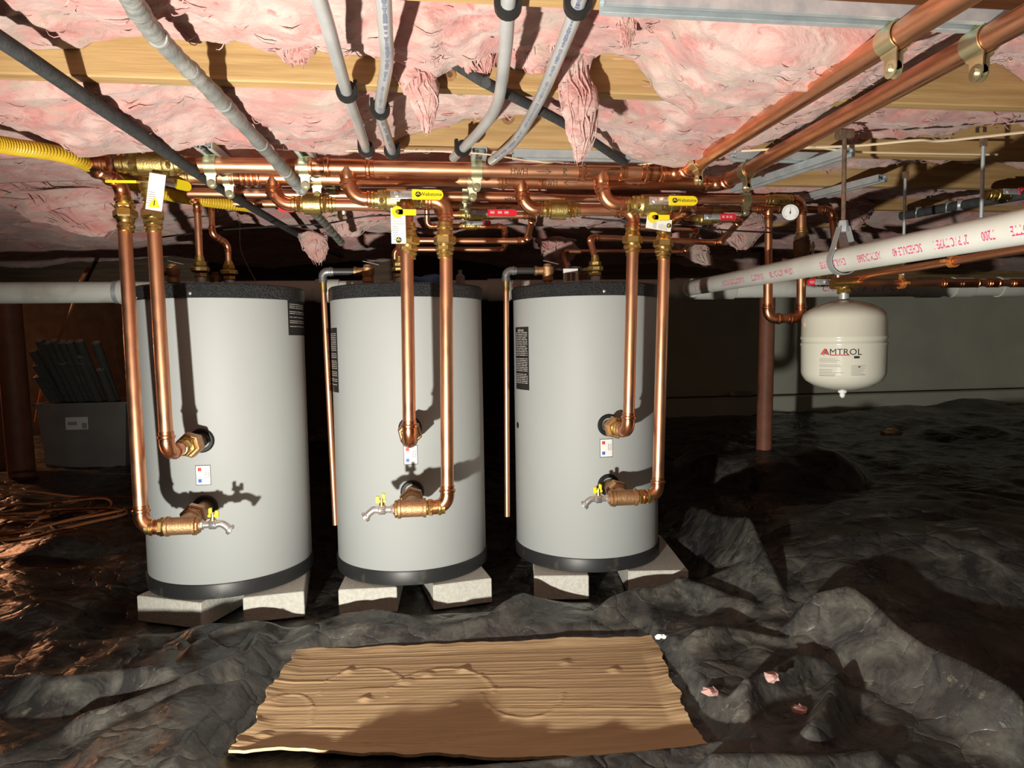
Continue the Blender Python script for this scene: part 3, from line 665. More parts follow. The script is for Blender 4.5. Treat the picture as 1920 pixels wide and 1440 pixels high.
def spec_label(i, px, py, h, w_, title):
    """tall black label on the tank side with white lines of print"""
    p, n = tank_pt(i, px, py); c = Vector((TK[i].x, TK[i].y, p.z)); A = w_ / TR / 2
    mb = MB(); patch_cyl(mb, c, ZA, n, TR, -h / 2, h / 2, -A, A, 0.0007, 10); lb = mb.build('spec_label', INK, tanks[i], smooth=False)
    mb = MB(); rnd = random.Random(i)
    u = h / 2 - 0.022
    while u > -h / 2 + 0.02:
        a = -A * 0.88
        while a < A * 0.8:
            b = min(a + A * rnd.uniform(0.25, 0.9), A * 0.85); patch_cyl(mb, c, ZA, n, TR, u, u + 0.0022, a, b, 0.0011, 2); a = b + A * 0.1
        u -= 0.0065 if rnd.random() < 0.8 else 0.013
    mb.build('print_lines', mat('label_grey', (0.6, 0.6, 0.58), rough=0.5), lb, smooth=False)
    if title:
        mb = MB(); text_cyl(mb, title, 0.016, c, ZA, n, TR, u=h / 2 - 0.012, along=False, lift=0.0012); mb.build('title', WHITE, lb, smooth=False)
PORT_U = [grommet(0, 378, 826), grommet(1, 769, 803), grommet(2, 1141, 797)]
PORT_L = [grommet(0, 385, 951), grommet(1, 773, 922), grommet(2, 1141, 909)]
sticker(0, 381, 891); sticker(1, 770, 853); sticker(2, 1137, 840)
spec_label(2, 977, 672, 0.235, 0.11, 'Indirect'); spec_label(1, 624, 675, 0.23, 0.13, None); spec_label(0, 561, 595, 0.13, 0.16, None)
for i, px, py in ((0, 356, 550), (2, 1133, 546)):
    p, n = tank_pt(i, px, py, 0.005); MB().lathe(p, n, [(-0.002, 0.006), (0.001, 0.006), (0.0035, 0.003), (0.004, 0.0005)], 12).build('screw', CHROME, tanks[i])
p, n = tank_pt(2, 971, 797); MB().lathe(p, n, [(-0.002, 0.012), (0.001, 0.012), (0.002, 0.009)], 16).build('hole_plug', RUBBER, tanks[2])

# concrete blocks under the tanks (front edge pixels, top edge line)
def block(label, pl, pr, depth, top=BLK - 0.0005, h=0.088):
    """front top corners at pixels pl, pr on the plane z=top"""
    a = atz(*pl, top); b = atz(*pr, top); d = (b - a); W_ = d.length; d.normalize(); back = Vector((-d.y, d.x, 0))
    if back.y < 0: back = -back
    c = (a + b) / 2 + back * depth / 2 - ZA * h / 2
    o = MB().box(c, d, back, ZA, W_ / 2, depth / 2, h / 2, 0.003).build('concrete_block', BLOCK, smooth=False, loc=c - ZA * h / 2)
    return tag(o, label, 'concrete block', 'concrete cap blocks under the tanks')
block('pale concrete block under the tank by the foam tube bin, on its bin side', (256, 1117), (376, 1131), 0.44)
block('pale concrete block under the tank by the foam tube bin, on its middle tank side', (455, 1121), (570, 1109), 0.44)
block('pale concrete block under the middle tank, on the side toward the foam tube bin', (634, 1106), (744, 1101), 0.44)
block('pale concrete block under the middle tank, on the side toward the drain pipe', (812, 1098), (922, 1084), 0.44)
block('pale concrete block under the tank by the drain pipe, on its middle tank side', (1001, 1080), (1104, 1079), 0.44)
block('pale concrete block under the tank by the drain pipe, on its outer side', (1178, 1071), (1291, 1069), 0.44)

# ================================================================== tank connections
RR = 0.0190; HR = 0.0215
Y1, Y2, Y3, Y4 = 1.98, 2.11, 2.34, 2.50
YR = [2.00, 1.95, 2.09]
def hp(px, py, y, z=None):
    p = aty(px, py, y); p.z = ZH if z is None else z; return p
tn = ['the tank by the foam tube bin', 'the middle tank', 'the tank by the drain pipe']
def tank_tee(i, C, E):
    """bronze tee at C joined to the port behind and to the riser elbow at E; returns drain side end and axis"""
    port, pn = PORT_L[i]; d = (C - E); d.z = 0; d.normalize(); b = (port - C); L = b.length; b.normalize()
    o = thing('bronze_tee', 'bronze pipe tee on the lower port of ' + tn[i], 'pipe fitting', C, 'bronze tees on the lower tank ports')
    MB().lathe(C, d, [(-0.042, 0.021), (-0.042, 0.0285), (-0.034, 0.0285), (-0.032, 0.0255), (0.030, 0.0255), (0.032, 0.0285), (0.040, 0.0285), (0.040, 0.02)], 24).build('body', BRONZE, o)
    MB().lathe(C, b, [(0.0, 0.025), (L * 0.30, 0.023), (L * 0.32, 0.028), (L * 0.40, 0.028)], 22).build('branch', BRONZE, o)
    mb = MB(); mb.hexa(C, b, L * 0.42, L * 0.56, 0.040); mb.hexa(C, b, L * 0.36, L * 0.42, 0.033); mb.build('union_nut', BRONZE, o)
    MB().lathe(C, b, [(L * 0.55, 0.026), (L * 0.64, 0.026), (L * 0.66, 0.021), (L + 0.004, 0.021)], 20).build('nipple', BRONZE, o)
    mb = MB(); mb.hexa(C, d, 0.040, 0.050, 0.026, 8); mb.lathe(C, d, [(0.04, 0.016), (0.054, 0.016)]); mb.build('bushing', BRONZE, o)
    mb = MB(); collar(mb, C - d * 0.070, -d, RR); mb.lathe(C, d, [(-0.075, 0.0205), (-0.040, 0.022)]); mb.hexa(C, d, -0.062, -0.046, 0.027); mb.build('press_adapter', BRASS, o)
    return C + d * 0.050, d
def drain_valve(i, p, d):
    o = thing('drain_valve', 'chrome hose-end drain valve with yellow handle on ' + tn[i], 'drain valve', p, 'chrome drain valves')
    MB().hexa(p, d, 0, 0.011, 0.0145).build('hex_end', CHROME, o)
    MB().lathe(p, d, [(0.010, 0.010), (0.024, 0.010), (0.026, 0.013), (0.028, 0.0145), (0.044, 0.0145), (0.047, 0.011)], 18).build('body', CHROME, o)
    a = p + d * 0.044; k = (d * 0.8 - ZA * 0.6).normalized()
    mb = MB(); mb.tube(curve_pts([a, a + d * 0.014 + ZA * 0.001, a + d * 0.026 - ZA * 0.006, a + d * 0.036 - ZA * 0.016], 5), 0.0105, 14)
    e = a + d * 0.036 - ZA * 0.016; mb.lathe(e - k * 0.004, k, [(0, 0.0105), (0.004, 0.0155), (0.012, 0.0155), (0.013, 0.011), (0.008, 0.010)], 18); mb.build('spout', CHROME, o)
    s = p + d * 0.036; MB().lathe(s + ZA * 0.012, ZA, [(0, 0.008), (0.010, 0.007), (0.022, 0.006)], 12).build('stem', BRASS, o)
    n = d.cross(ZA); h = MB(); h.box(s + ZA * 0.026, d, n, ZA, 0.013, 0.005, 0.005, 0.002); h.box(s + ZA * 0.030 + d * 0.012, d, n, ZA, 0.005, 0.004, 0.011, 0.002); h.box(s + ZA * 0.036 - d * 0.006, (d + ZA * 0.2), n, ZA, 0.005, 0.004, 0.013, 0.002)
    h.build('handle', YEL, o)
def upper_conn(i, name, label, pts):
    """riser ending in an elbow, then union and nipple to the upper port"""
    port, pn = PORT_U[i]; E = pts[-1]; b = port - E; L = b.length; b.normalize()
    o = pipe_run(name, label, 'copper pipe', pts + [E + b * L * 0.42], RR, group='copper risers at the tanks')
    q = thing('pipe_union', 'brass union on the upper port of ' + tn[i], 'pipe fitting', port, 'brass unions on the upper tank ports')
    mb = MB(); collar(mb, E + b * L * 0.45, -b, RR); mb.lathe(E, b, [(L * 0.40, RR * 1.15), (L * 0.56, RR * 1.2)]); mb.hexa(E, b, L * 0.50, L * 0.58, 0.030); mb.build('press_adapter', BRASS, q)
    mb = MB(); mb.hexa(E, b, L * 0.57, L * 0.72, 0.040); mb.build('union_nut', BRONZE, q)
    MB().lathe(E, b, [(L * 0.70, 0.027), (L * 0.80, 0.027), (L * 0.82, 0.021), (L + 0.004, 0.021)], 20).build('nipple', OLDBRASS, q)
    return o
def riser_union(o, px, py, y, d=ZA):
    c = aty(px, py, y); union_mesh(c, d, RR).build('union', BRASS, o)

# tank 1
A = aty(229, 345, 2.12); E = aty(266, 984, YR[0]); C = aty(341, 986, YR[0]); E.z = C.z
hd1L = hp(158, 303, Y1)
tee_end, td = tank_tee(0, C, E)
r = pipe_run('copper_riser', 'outer copper riser down to the drain tee of the tank by the foam tube bin', 'copper pipe', [hd1L + XA * 0.06, hd1L, A, E, C], RR, group='copper risers at the tanks', trim1=0.09)
riser_union(r, 235, 402, 2.105, E - A); drain_valve(0, tee_end, td)
P_ = aty(284, 352, 2.05); E = aty(314, 856, YR[0]); E.z = PORT_U[0][0].z
r = upper_conn(0, 'copper_riser', 'inner copper riser down to the upper port of the tank by the foam tube bin', [P_, E]); riser_union(r, 286, 402, 2.04, P_ - E)
# tank 2
ZD2 = aty(735, 373, Y1).z
tA = hp(651, 315, Y1); c1 = Vector((tA.x + 0.012, Y1, ZD2)); c2 = aty(836, 382, Y1); c2.z = ZD2 - 0.004
E = aty(839, 951, YR[1]); C = aty(772, 953, YR[1]); E.z = C.z
tee_end, td = tank_tee(1, C, E)
r = pipe_run('copper_riser', 'copper riser from the yellow-handled valve down to the drain tee of the middle tank', 'copper pipe', [tA - ZA * 0.03, c1, c2, E, C], RR, group='copper risers at the tanks', trim1=0.09)
riser_union(r, 834, 451, 1.97, c2 - E); drain_valve(1, tee_end, td)
ball_valve('brass ball valve with printed yellow handle feeding the middle tank', (c1 + (c2 - c1) * 0.47), XA, Vector((0, -1, 0.12)), RR, YEL, XA, 0.088, 'Webstone', group='yellow-handled ball valves')
ZD2b = aty(585, 383, Y2).z; tB = hp(512, 330, Y2); k1 = Vector((tB.x + 0.012, Y2, ZD2b)); k2 = Vector((aty(762, 387, Y2).x, Y2, ZD2b)); k3 = aty(762, 392, 1.97); k3.z = ZD2b
E = aty(768, 838, YR[1]); E.z = PORT_U[1][0].z
r = upper_conn(1, 'copper_riser', 'copper riser down to the upper port of the middle tank', [tB - ZA * 0.03, k1, k2, k3, E]); riser_union(r, 766, 452, 1.97, k3 - E)
check_valve('brass check valve below the headers on the feed to the middle tank', aty(586, 383, Y2), XA, RR, 'brass check valves')
# tank 3
ZD3 = aty(1215, 385, Y1).z; tC = hp(1128, 325, Y1); c1 = Vector((tC.x + 0.012, Y1, ZD3)); c2 = aty(1303, 388, Y1); c2.z = ZD3; c3 = aty(1247, 414, YR[2] + 0.03)
E = aty(1233, 931, YR[2]); C = aty(1170, 933, YR[2]); E.z = C.z
tee_end, td = tank_tee(2, C, E)
r = pipe_run('copper_riser', 'copper riser from a yellow-handled valve to the drain tee next to the drain pipe', 'copper pipe', [tC - ZA * 0.03, c1, c2, c3, E, C], RR, group='copper risers at the tanks', trim1=0.09)
riser_union(r, 1244, 457, YR[2] + 0.02, c3 - E); drain_valve(2, tee_end, td)
ball_valve('brass ball valve with printed yellow handle feeding the tank by the drain pipe', aty(1218, 385, Y1), XA, Vector((0, -1, 0.12)), RR, YEL, XA, 0.088, 'Webstone', group='yellow-handled ball valves')
ZD3b = aty(1045, 393, Y2).z; tD = hp(978, 343, Y2); k1 = Vector((tD.x + 0.012, Y2, ZD3b)); k2 = Vector((aty(1188, 397, Y2).x, Y2, ZD3b))
E = aty(1178, 812, YR[2]); E.z = PORT_U[2][0].z
r = upper_conn(2, 'copper_riser', 'copper riser down to the upper port of the tank by the drain pipe', [tD - ZA * 0.03, k1, k2, E]); riser_union(r, 1186, 450, Y2, k2 - E)
check_valve('brass check valve below the headers on the feed to the tank by the drain pipe', aty(1046, 393, Y2), XA, RR, 'brass check valves')

# ================================================================== copper headers
def header(label, pts, r, tees=(), down=()):
    o = pipe_run('copper_header', label, 'copper pipe', pts, r, group='copper header pipes under the joists')
    for t in tees: tee_mesh(t, XA, -ZA, r, RR).build('tee', COPPER2, o)
    return o
h1e = hp(1276, 329, Y1); h1c = atz(1790, -5, ZH)
h1 = header('front copper header marked HWH, turning toward the strut at its drain pipe end', [hp(330, 300, Y1), h1e, Vector((h1e.x + 0.064, -1.5, ZH))], HR, [tA, tC])
h2e = hp(1352, 346, Y2)
h2 = header('second copper header marked S and HWH, running just behind the front one', [hp(345, 322, Y2), h2e, Vector((h2e.x - 0.041, -1.5, ZH))], HR, [tB, tD])
def arrow(mb, c, R, u0, u1, nrm):
    n = 0.0016
    patch_cyl(mb, c, XA, nrm, R, min(u0, u1), max(u0, u1), -n / R / 2, n / R / 2, 0.0005, 1)
    s = 1 if u1 > u0 else -1
    for k in range(6):
        q = u1 - s * 0.0025 * k
        for e in (1, -1): patch_cyl(mb, c, XA, nrm, R, q - 0.0013, q + 0.0013, (e * 0.0014 * k - n / 2) / R, (e * 0.0014 * k + n / 2) / R, 0.0005, 1)
NR = Vector((0, -1, -0.35))
STROKES = {'H': [[(0, 1), (0.05, 0)], [(0.6, 1.02), (0.62, 0)], [(0.03, 0.52), (0.62, 0.50)]], 'W': [[(0, 1), (0.2, 0), (0.4, 0.75), (0.6, 0), (0.85, 1)]],
           'R': [[(0.05, 1), (0, 0)], [(0.0, 1), (0.4, 0.95), (0.48, 0.72), (0.05, 0.5), (0.5, 0)]], 'S': [[(0.5, 0.9), (0.2, 1), (0.05, 0.75), (0.4, 0.45), (0.4, 0.1), (0.0, 0.05)]],
           'w': [[(0, 0.5), (0.12, 0), (0.28, 0.4), (0.42, 0), (0.55, 0.5)]], 'a': [[(0.4, 0.5), (0.05, 0.4), (0.05, 0.05), (0.38, 0.1), (0.4, 0.5), (0.48, 0)]], 't': [[(0.2, 0.85), (0.22, 0)], [(0, 0.55), (0.4, 0.57)]],
           'e': [[(0.05, 0.25), (0.4, 0.32), (0.25, 0.5), (0.02, 0.3), (0.12, 0.02), (0.42, 0.08)]], 'r': [[(0.05, 0.5), (0.08, 0)], [(0.06, 0.3), (0.35, 0.48)]]}
def writing(o, s_, px, py, y, R, size, arr=None, z=None):
    c = hp(px, py, y, z); mb = MB(); d = XA; n = (NR - d * NR.dot(d)).normalized(); up = n.cross(d); h = 0.0009
    wid = sum({'W': 1.05, 'H': 0.85}.get(ch, 0.65) for ch in s_) * size; x = -wid / 2
    P_ = lambda a, b: c + d * a + (n * math.cos(b / R) + up * math.sin(b / R)) * (R + 0.0006)
    for ch in s_:
        for st in STROKES[ch]:
            for (a0, b0), (a1, b1) in zip(st, st[1:]):
                dx, dy = (a1 - a0), (b1 - b0); l = math.hypot(dx, dy); ox, oy = -dy / l * h, dx / l * h
                for k in range(3):
                    f0, f1 = k / 3, (k + 1.15) / 3; i0 = len(mb.v)
                    for f, sg in ((f0, 1), (f0, -1), (f1, -1), (f1, 1)): mb.v.append(P_(x + (a0 + dx * f) * size + ox * sg, (b0 + dy * f - 0.5) * size + oy * sg))
                    mb.f.append((i0, i0 + 1, i0 + 2, i0 + 3))
        x += {'W': 1.05, 'H': 0.85}.get(ch, 0.65) * size
    ho_ = mb.build('handwriting', INK, o, smooth=False); ho_['kind'] = 'stuff'
    if arr: mb = MB(); arrow(mb, c, R, arr[0], arr[1], NR); mb.build('drawn_arrow', INK, o, smooth=False)['kind'] = 'stuff'
writing(h1, 'HWH', 973, 323, Y1, HR, 0.019, (0.050, 0.092)); writing(h1, 'R', 1058, 325, Y1, HR, 0.019)
writing(h2, 'S', 934, 342, Y2, HR, 0.017); writing(h2, 'HWH', 1030, 344, Y2, HR, 0.018, (0.086, 0.044))
# the third and fourth headers feed the house
R3, R4 = 0.0165, 0.0143
T1a = hp(352, 362, Y3)
c5 = hp(1503, 379, Y3); d5 = aty(1502, 597, Y3); d6 = aty(1440, 590, Y3); d6.z = d5.z
h3 = header('third copper header marked water, ending at the thermometer', [T1a, c5, d5, d6, Vector((d6.x, Y3 + 0.10, d6.z + 0.30)) if False else aty(1440, 520, Y3)], R3)
T1b = hp(396, 380, Y4)
h4e = hp(1560, 396, Y4); h4 = header('rearmost copper header marked water, ending in an elbow beyond the thermometer', [T1b, h4e, aty(1572, 520, Y4 + 0.02)], R4)
t4 = hp(1441, 393, Y4); tee_mesh(t4, XA, -ZA, R4 * 1.05, R4).build('tee', COPPER2, h4); MB().cyl(t4 - ZA * 0.03, aty(1441, 520, Y4), R4).build('pipe', COPPER, h4)
writing(h3, 'water', 962, 367, Y3, R3, 0.019); writing(h4, 'water', 945, 389, Y4, R4, 0.018)
# brass pieces on headers at the left end
def inline_brass(o, px, py, y, r, L=0.05):
    c = hp(px, py, y); mb = MB(); mb.lathe(c, XA, [(-L, r * 1.15), (-L * 0.7, r * 1.3), (L * 0.7, r * 1.3), (L, r * 1.15)]); collar(mb, c + XA * L, XA, r); collar(mb, c - XA * L, -XA, r); mb.build('brass_coupling', BRASS, o)
ball_valve('brass tee valve at the far end of the front header with yellow handle hanging below', hp(287, 301, Y1), XA, Vector((0, 0.2, -1)), HR * 0.95, YEL, -XA, 0.085, None, L=0.085, group=None)
v0 = aty(284, 345, 2.05); ball_valve('upright brass valve under the front header carrying a warning tag', v0 + ZA * 0.005, ZA, Vector((0.8, -0.5, 0)), RR, YEL, Vector((-0.7, 0.7, 0.0)), 0.05, None, L=0.06)
lead = pipe_run('copper_pipe', 'short copper lead joining the upright valve to the second header', 'copper pipe', [hp(346, 322, Y2), Vector((v0.x, Y2, ZH)), Vector((v0.x, v0.y, v0.z + 0.055))], RR)
inline_brass(lead, 330, 321, Y2, RR, 0.022)
inline_brass(h3, 1462, 377, Y3, R3, 0.035)
for px, py, y, rr, o in ((1225, 327, Y1, HR, h1), (598, 304, Y1, HR, h1), (450, 325, Y2, HR, h2), (470, 326, Y2, HR, h2)):
    c = hp(px, py, y); mb = MB(); mb.lathe(c, XA, [(-0.03, rr * 1.1), (0.03, rr * 1.1)]); collar(mb, c + XA * 0.01, XA, rr); collar(mb, c - XA * 0.01, -XA, rr); mb.build('coupling', COPPER2, o)
# clamps on the headers, hung from struts
ST = ZJ - 0.0245
cl = [(396, 'by the foam pipe crossing'), (572, 'beside the grey wrapped pipe'), (893, 'beside the handwriting')]
for px, w_ in cl:
    x = hp(px, 312, Y1).x
    for j, (y, rr) in enumerate(((Y1, HR), (Y2, HR), (Y3, R3), (Y4, R4))):
        if px == 396 and j > 1: continue
        xx = x + 0.012 * j * (1 if px != 893 else -0.2)
        strut_clamp('yellow zinc strut clamp on the %s header %s' % (['front', 'second', 'third', 'rear'][j], w_), Vector((xx, y, ZH)), XA, rr, ST)
    strut('strut_channel', 'short galvanized strut above the headers ' + w_, Vector((x + 0.004, Y1 - 0.07, ST)), Vector((x + 0.03, Y4 + 0.12, ST)))
for px, y, rr, nm, dv in ((1398, Y3, R3, 'third', 'near the thermometer'), (1341, Y4, R4, 'rear', 'near the thermometer')):
    strut_clamp('yellow zinc strut clamp on the %s header %s' % (nm, dv), hp(px, 380, y), XA, rr, ST)
# the two headers coming forward, and their clamps
xa = h1e.x + 0.012; xb = h2e.x + 0.0
for p0, nm, ee in ((h1e, 'front', 'near'), (h2e, 'second', 'near')):
    x1 = p0.x + (0.03 if nm == 'front' else -0.02)
    f = lambda y: Vector((p0.x + (x1 - p0.x) * (p0.y - y) / (p0.y - 0.35), y, ZH))
    strut_clamp('heavy yellow zinc clamp holding the %s header under the long strut' % nm, f(1.07), YA, HR, ST, 'clamps on the forward copper pipes', w_=0.020)
    strut_clamp('yellow zinc clamp holding the %s header just after its bend' % nm, f(1.85 if nm == 'front' else 1.93), YA, HR, ST, 'clamps on the forward copper pipes', w_=0.018)
strut('strut_channel', 'long galvanized strut holding the two forward copper pipes', Vector((atz(1126, 25, ST).x, 1.07, ST)), Vector((1.25, 1.07, ST)))
s0 = atz(962, 297, ST); s1 = atz(1200, 305, ST); s1.y = s0.y; strut('strut_channel', 'galvanized strut fixed under the joist behind the hanging pipe ends', s0, s1 + XA * 0.08)
s0 = atz(1375, 300, ST); s1 = atz(1565, 306, ST); s1.y = s0.y; strut('strut_channel', 'galvanized strut crossing under the joist between the forward pipes', s0, s1)
s0 = atz(1378, 362, ST - 0.024); s1 = atz(1592, 292, ST - 0.024); strut('strut_channel', 'long slanting galvanized strut above the thermometer', s0, s1)
s0 = atz(1505, 378, ST - 0.002); s1 = atz(1655, 340, ST - 0.002); strut('strut_channel', 'shorter slanting galvanized strut behind the rusty rod', s0, s1)

# ================================================================== pink insulation
def batt(label, k, px_edge, x0, x1, mid=0.03, near=0.0, seed=0, y0=None, y1=None, nu=None, amp=1.0):
    """one batt in the bay behind joist k; px_edge: pixels of its lower edge against the next joist's face"""
    ya = JY[k] + 0.039 if y0 is None else y0; yb = JY[k + 1] - 0.001 if y1 is None else y1
    E_ = sorted([(aty(a, b, yb).x, aty(a, b, yb).z) for a, b in px_edge]); ex = [e[0] for e in E_]; ez = [e[1] for e in E_]
    nu = nu or int((x1 - x0) * 110); nv = 52
    xs = np.linspace(x0, x1, nu); v = np.linspace(0, 1, nv); X_, V_ = np.meshgrid(xs, v, indexing='ij')
    far = np.interp(X_ + 0.05 * (fbm(X_ * 9, V_ * 3, 3, seed) - 0.5), ex, ez)
    nr = np.minimum(far, ZJ + 0.05) + 0.01; md = np.minimum(far + 0.01, ZJ + 0.045) - mid
    Z = nr * (1 - V_) * (1 - 2 * V_) + 4 * md * V_ * (1 - V_) + far * V_ * (2 * V_ - 1)
    Y_ = ya + (yb - ya) * V_
    q = X_ * 1.0
    lump = (fbm(q * 4 + seed, Y_ * 6, 4, seed + 1) - 0.5) * 0.075 + (ridged(q * 5.5, Y_ * 9 + seed, 4, seed + 2, 0.55) - 0.6) * 0.036 + (fbm(q * 26, Y_ * 34, 3, seed + 4) - 0.5) * 0.018
    lump *= amp
    env = np.clip(np.minimum(V_ * 8, (1 - V_) * 10), 0.12, 1); Z = Z - lump * env
    Y_ = np.clip(Y_ + (fbm(q * 7, Z * 30, 3, seed + 6) - 0.5) * 0.05 * env, ya, yb)
    X2 = X_ + (fbm(q * 8 + 5, V_ * 6, 3, seed + 8) - 0.5) * 0.04
    P = np.stack([X2, Y_, np.minimum(Z, ZC - 0.03)], -1)
    top1 = np.stack([xs, np.full(nu, yb), np.full(nu, ZC - 0.012)], -1)[:, None]; top0 = np.stack([xs, np.full(nu, ya), np.full(nu, ZC - 0.012)], -1)[:, None]
    P = np.concatenate([top0, P, top1, top0], 1)
    o = gridmesh('insulation_batt', P, PINK)
    if k < 4 and y0 is None:
        rf = random.Random(seed); mb = MB()
        for q in range(420):
            i = rf.randint(2, nu - 3); j = rf.randint(3, nv - 3); c = Vector(P[i, j]); a = rf.uniform(-0.9, 0.9) + (math.pi if rf.random() < 0.5 else 0); L = rf.uniform(0.02, 0.06); h = rf.uniform(0.002, 0.022); pts_ = []
            for t in range(6):
                u_ = t / 5; a += rf.uniform(-0.5, 0.5); pts_.append(c + Vector((math.cos(a) * L * (u_ - 0.3), math.sin(a) * L * 0.5 * (u_ - 0.3), -h * math.sin(u_ * math.pi * 0.8) + 0.004)))
            mb.tube(pts_, [0.0003, 0.0010, 0.0013, 0.0012, 0.0008, 0.0002], 3)
        f_ = mb.build('fibres', PINK, o); f_['kind'] = 'stuff'
    return tag(o, label, 'insulation', 'pink insulation batts between the joists')
def tuft(parent, pts, widths, y, seed, flat=0.45, name='tuft', n=30):
    """torn hanging wisp: pixel path, pixel widths, on the plane y"""
    C_ = curve_pts([aty(a, b, y) for a, b in pts], 9); m_ = len(C_); W_ = np.interp(np.linspace(0, 1, m_), np.linspace(0, 1, len(widths)), widths)
    P = np.zeros((m_ + 2, n + 1, 3)); rnd = random.Random(seed)
    for i, c in enumerate(C_):
        w_ = W_[i] * (c - CAM).length / FPX / 2
        for j in range(n + 1):
            a = 2 * math.pi * (j % n) / n; nz = 0.62 + 0.9 * float(fbm(np.array([math.cos(a) * 1.6 + seed + i * 0.21]), np.array([math.sin(a) * 1.6 + i * 0.33]), 3, seed)[0])
            P[i + 1, j] = (c.x + math.cos(a) * w_ * nz, c.y + math.sin(a) * w_ * flat * nz, c.z + 0.012 * math.sin(3 * a + i) * min(1, w_ * 40))
    P[0] = P[1].mean(0); P[-1] = P[-2].mean(0) + np.array([0, 0, -0.006])
    o = gridmesh(name, P, PINK, parent)
    mb = MB()
    for q in range(46):
        i0_ = rnd.randint(0, m_ // 2); i1_ = rnd.randint(m_ // 2, m_ - 1); ph = rnd.uniform(0, 6.28); off_ = rnd.uniform(0.55, 1.0); pts_ = []
        for k in range(7):
            i = i0_ + (i1_ - i0_) * k / 6; c = C_[int(i)]; w_ = W_[int(i)] * (c - CAM).length / FPX / 2; ph += rnd.uniform(-0.35, 0.35)
            pts_.append(c + Vector((math.cos(ph) * w_ * off_ * 1.15, math.sin(ph) * w_ * flat * off_ * 1.3, rnd.uniform(-0.004, 0.004) - 0.02 * (k / 6) ** 3 * rnd.random())))
        mb.tube(pts_, [0.0012, 0.0026, 0.003, 0.0028, 0.0022, 0.0014, 0.0004], 4)
    f_ = mb.build('fibres', PINK, o); f_['kind'] = 'stuff'
    return o
e0 = [(-300, 95), (0, 92), (130, 92), (165, 90), (200, 62), (300, 55), (330, 70), (420, 65), (500, 85), (540, 112), (580, 95), (640, 105), (700, 108), (750, 140), (800, 150), (850, 125), (900, 118), (960, 130), (1040, 125),
      (1090, 105), (1140, 92), (1180, 110), (1220, 180), (1300, 225), (1500, 215), (1600, 175), (1680, 130), (1760, 105), (1850, 100), (1890, 125), (1930, 160), (2300, 150)]
e1 = [(-300, 290), (0, 300), (100, 292), (250, 288), (360, 278), (420, 262), (540, 285), (640, 292), (700, 280), (760, 258), (830, 240), (860, 205), (900, 190), (1060, 195), (1085, 240), (1120, 258), (1200, 300), (1260, 315), (1340, 302),
      (1420, 272), (1480, 245), (1560, 252), (1620, 262), (1700, 238), (1800, 230), (1930, 228), (2400, 235)]
e2 = [(-300, 340), (0, 345), (300, 335), (600, 342), (960, 325), (1100, 348), (1250, 350), (1330, 338), (1450, 330), (1500, 318), (1560, 322), (1640, 302), (1750, 292), (1930, 302), (2400, 310)]
e3 = [(-300, 380), (0, 385), (300, 380), (600, 398), (900, 392), (1000, 425), (1100, 425), (1200, 402), (1320, 412), (1400, 400), (1600, 378), (1700, 372), (1930, 385), (2400, 390)]
b0 = batt('pink insulation batt in the bay between the long strut and the first bare joist', 0, e0, -1.9, 2.4, 0.0, 0.02, 11)
b1 = batt('pink insulation batt in the second bay, behind the first bare joist', 1, e1, -2.3, 2.9, 0.005, 0.0, 23)
b2 = batt('pink insulation batt in the third bay, above the copper headers', 2, e2, -2.6, 3.4, 0.0, 0.0, 37)
b3 = batt('pink insulation batt in the fourth bay, above the tank tops', 3, e3, -3.0, 3.8, 0.0, 0.0, 51)
bx = batt('pink insulation batt before the first visible joist, out past the strut', 0, [(-400, -70), (2400, -60)], -1.9, 2.4, 0.0, 0.0, 67, y0=0.6, y1=1.088, amp=0.7)
for k in range(4, 9):
    yk = JY[k + 1]
    ek = [(x, 643 - 0.553 * 1245 / yk + 12 * math.sin(x * 0.013 + k)) for x in range(-400, 2500, 150)]
    b4_ = batt('pink insulation batt in the %s bay, deep in the dark' % ['fifth', 'sixth', 'seventh', 'eighth', 'ninth'][k - 4], k, ek, -3.4 - 0.15 * k, 4.2 + 0.2 * k, 0.03, 0.0, 80 + k, nu=240)
    if k == 4: b4 = b4_
tuft(b0, [(745, 85), (775, 140), (795, 190), (800, 245)], [70, 62, 46, 12], 1.46, 3)
tuft(b0, [(1100, 60), (1075, 130), (1085, 190), (1090, 250), (1085, 300)], [60, 45, 62, 44, 8], 1.45, 5)
tuft(b0, [(1000, 30), (1003, 80), (1000, 132)], [90, 80, 20], 1.40, 7)
tuft(b0, [(880, 60), (890, 105), (905, 140)], [110, 70, 14], 1.42, 8)
tuft(b0, [(540, 50), (548, 85), (556, 115)], [90, 60, 20], 1.44, 9)
tuft(b0, [(1170, 10), (1175, 50), (1172, 85)], [40, 30, 10], 1.25, 10)
tuft(b1, [(1597, 225), (1600, 245), (1599, 264)], [26, 18, 12], 1.86, 12)
tuft(b1, [(1490, 230), (1482, 250), (1470, 262)], [30, 22, 10], 1.86, 13)
tuft(b3, [(585, 440), (592, 465), (598, 490)], [50, 40, 8], 2.7, 14)
tuft(b3, [(1395, 400), (1385, 430), (1392, 465)], [60, 90, 14], 2.72, 15)
tuft(b4, [(1280, 440), (1300, 470), (1330, 495)], [60, 60, 10], 2.9, 16)
tuft(b3, [(1590, 380), (1595, 405), (1600, 428)], [90, 60, 10], 2.72, 17)
tuft(b4, [(1040, 450), (1050, 475), (1045, 500)], [70, 60, 14], 3.1, 18)
tuft(b3, [(690, 400), (660, 415), (650, 440)], [120, 90, 20], 2.70, 19)
# loose slab hanging down at the left
fl = tuft(None, [(20, 285), (60, 330), (110, 370), (150, 410), (185, 440)], [130, 200, 190, 110, 14], 2.42, 21, 0.30, 'hanging_insulation', 40)
tag(fl, 'drooping purple-pink slab of insulation hanging beside the yellow flexible pipe', 'insulation')

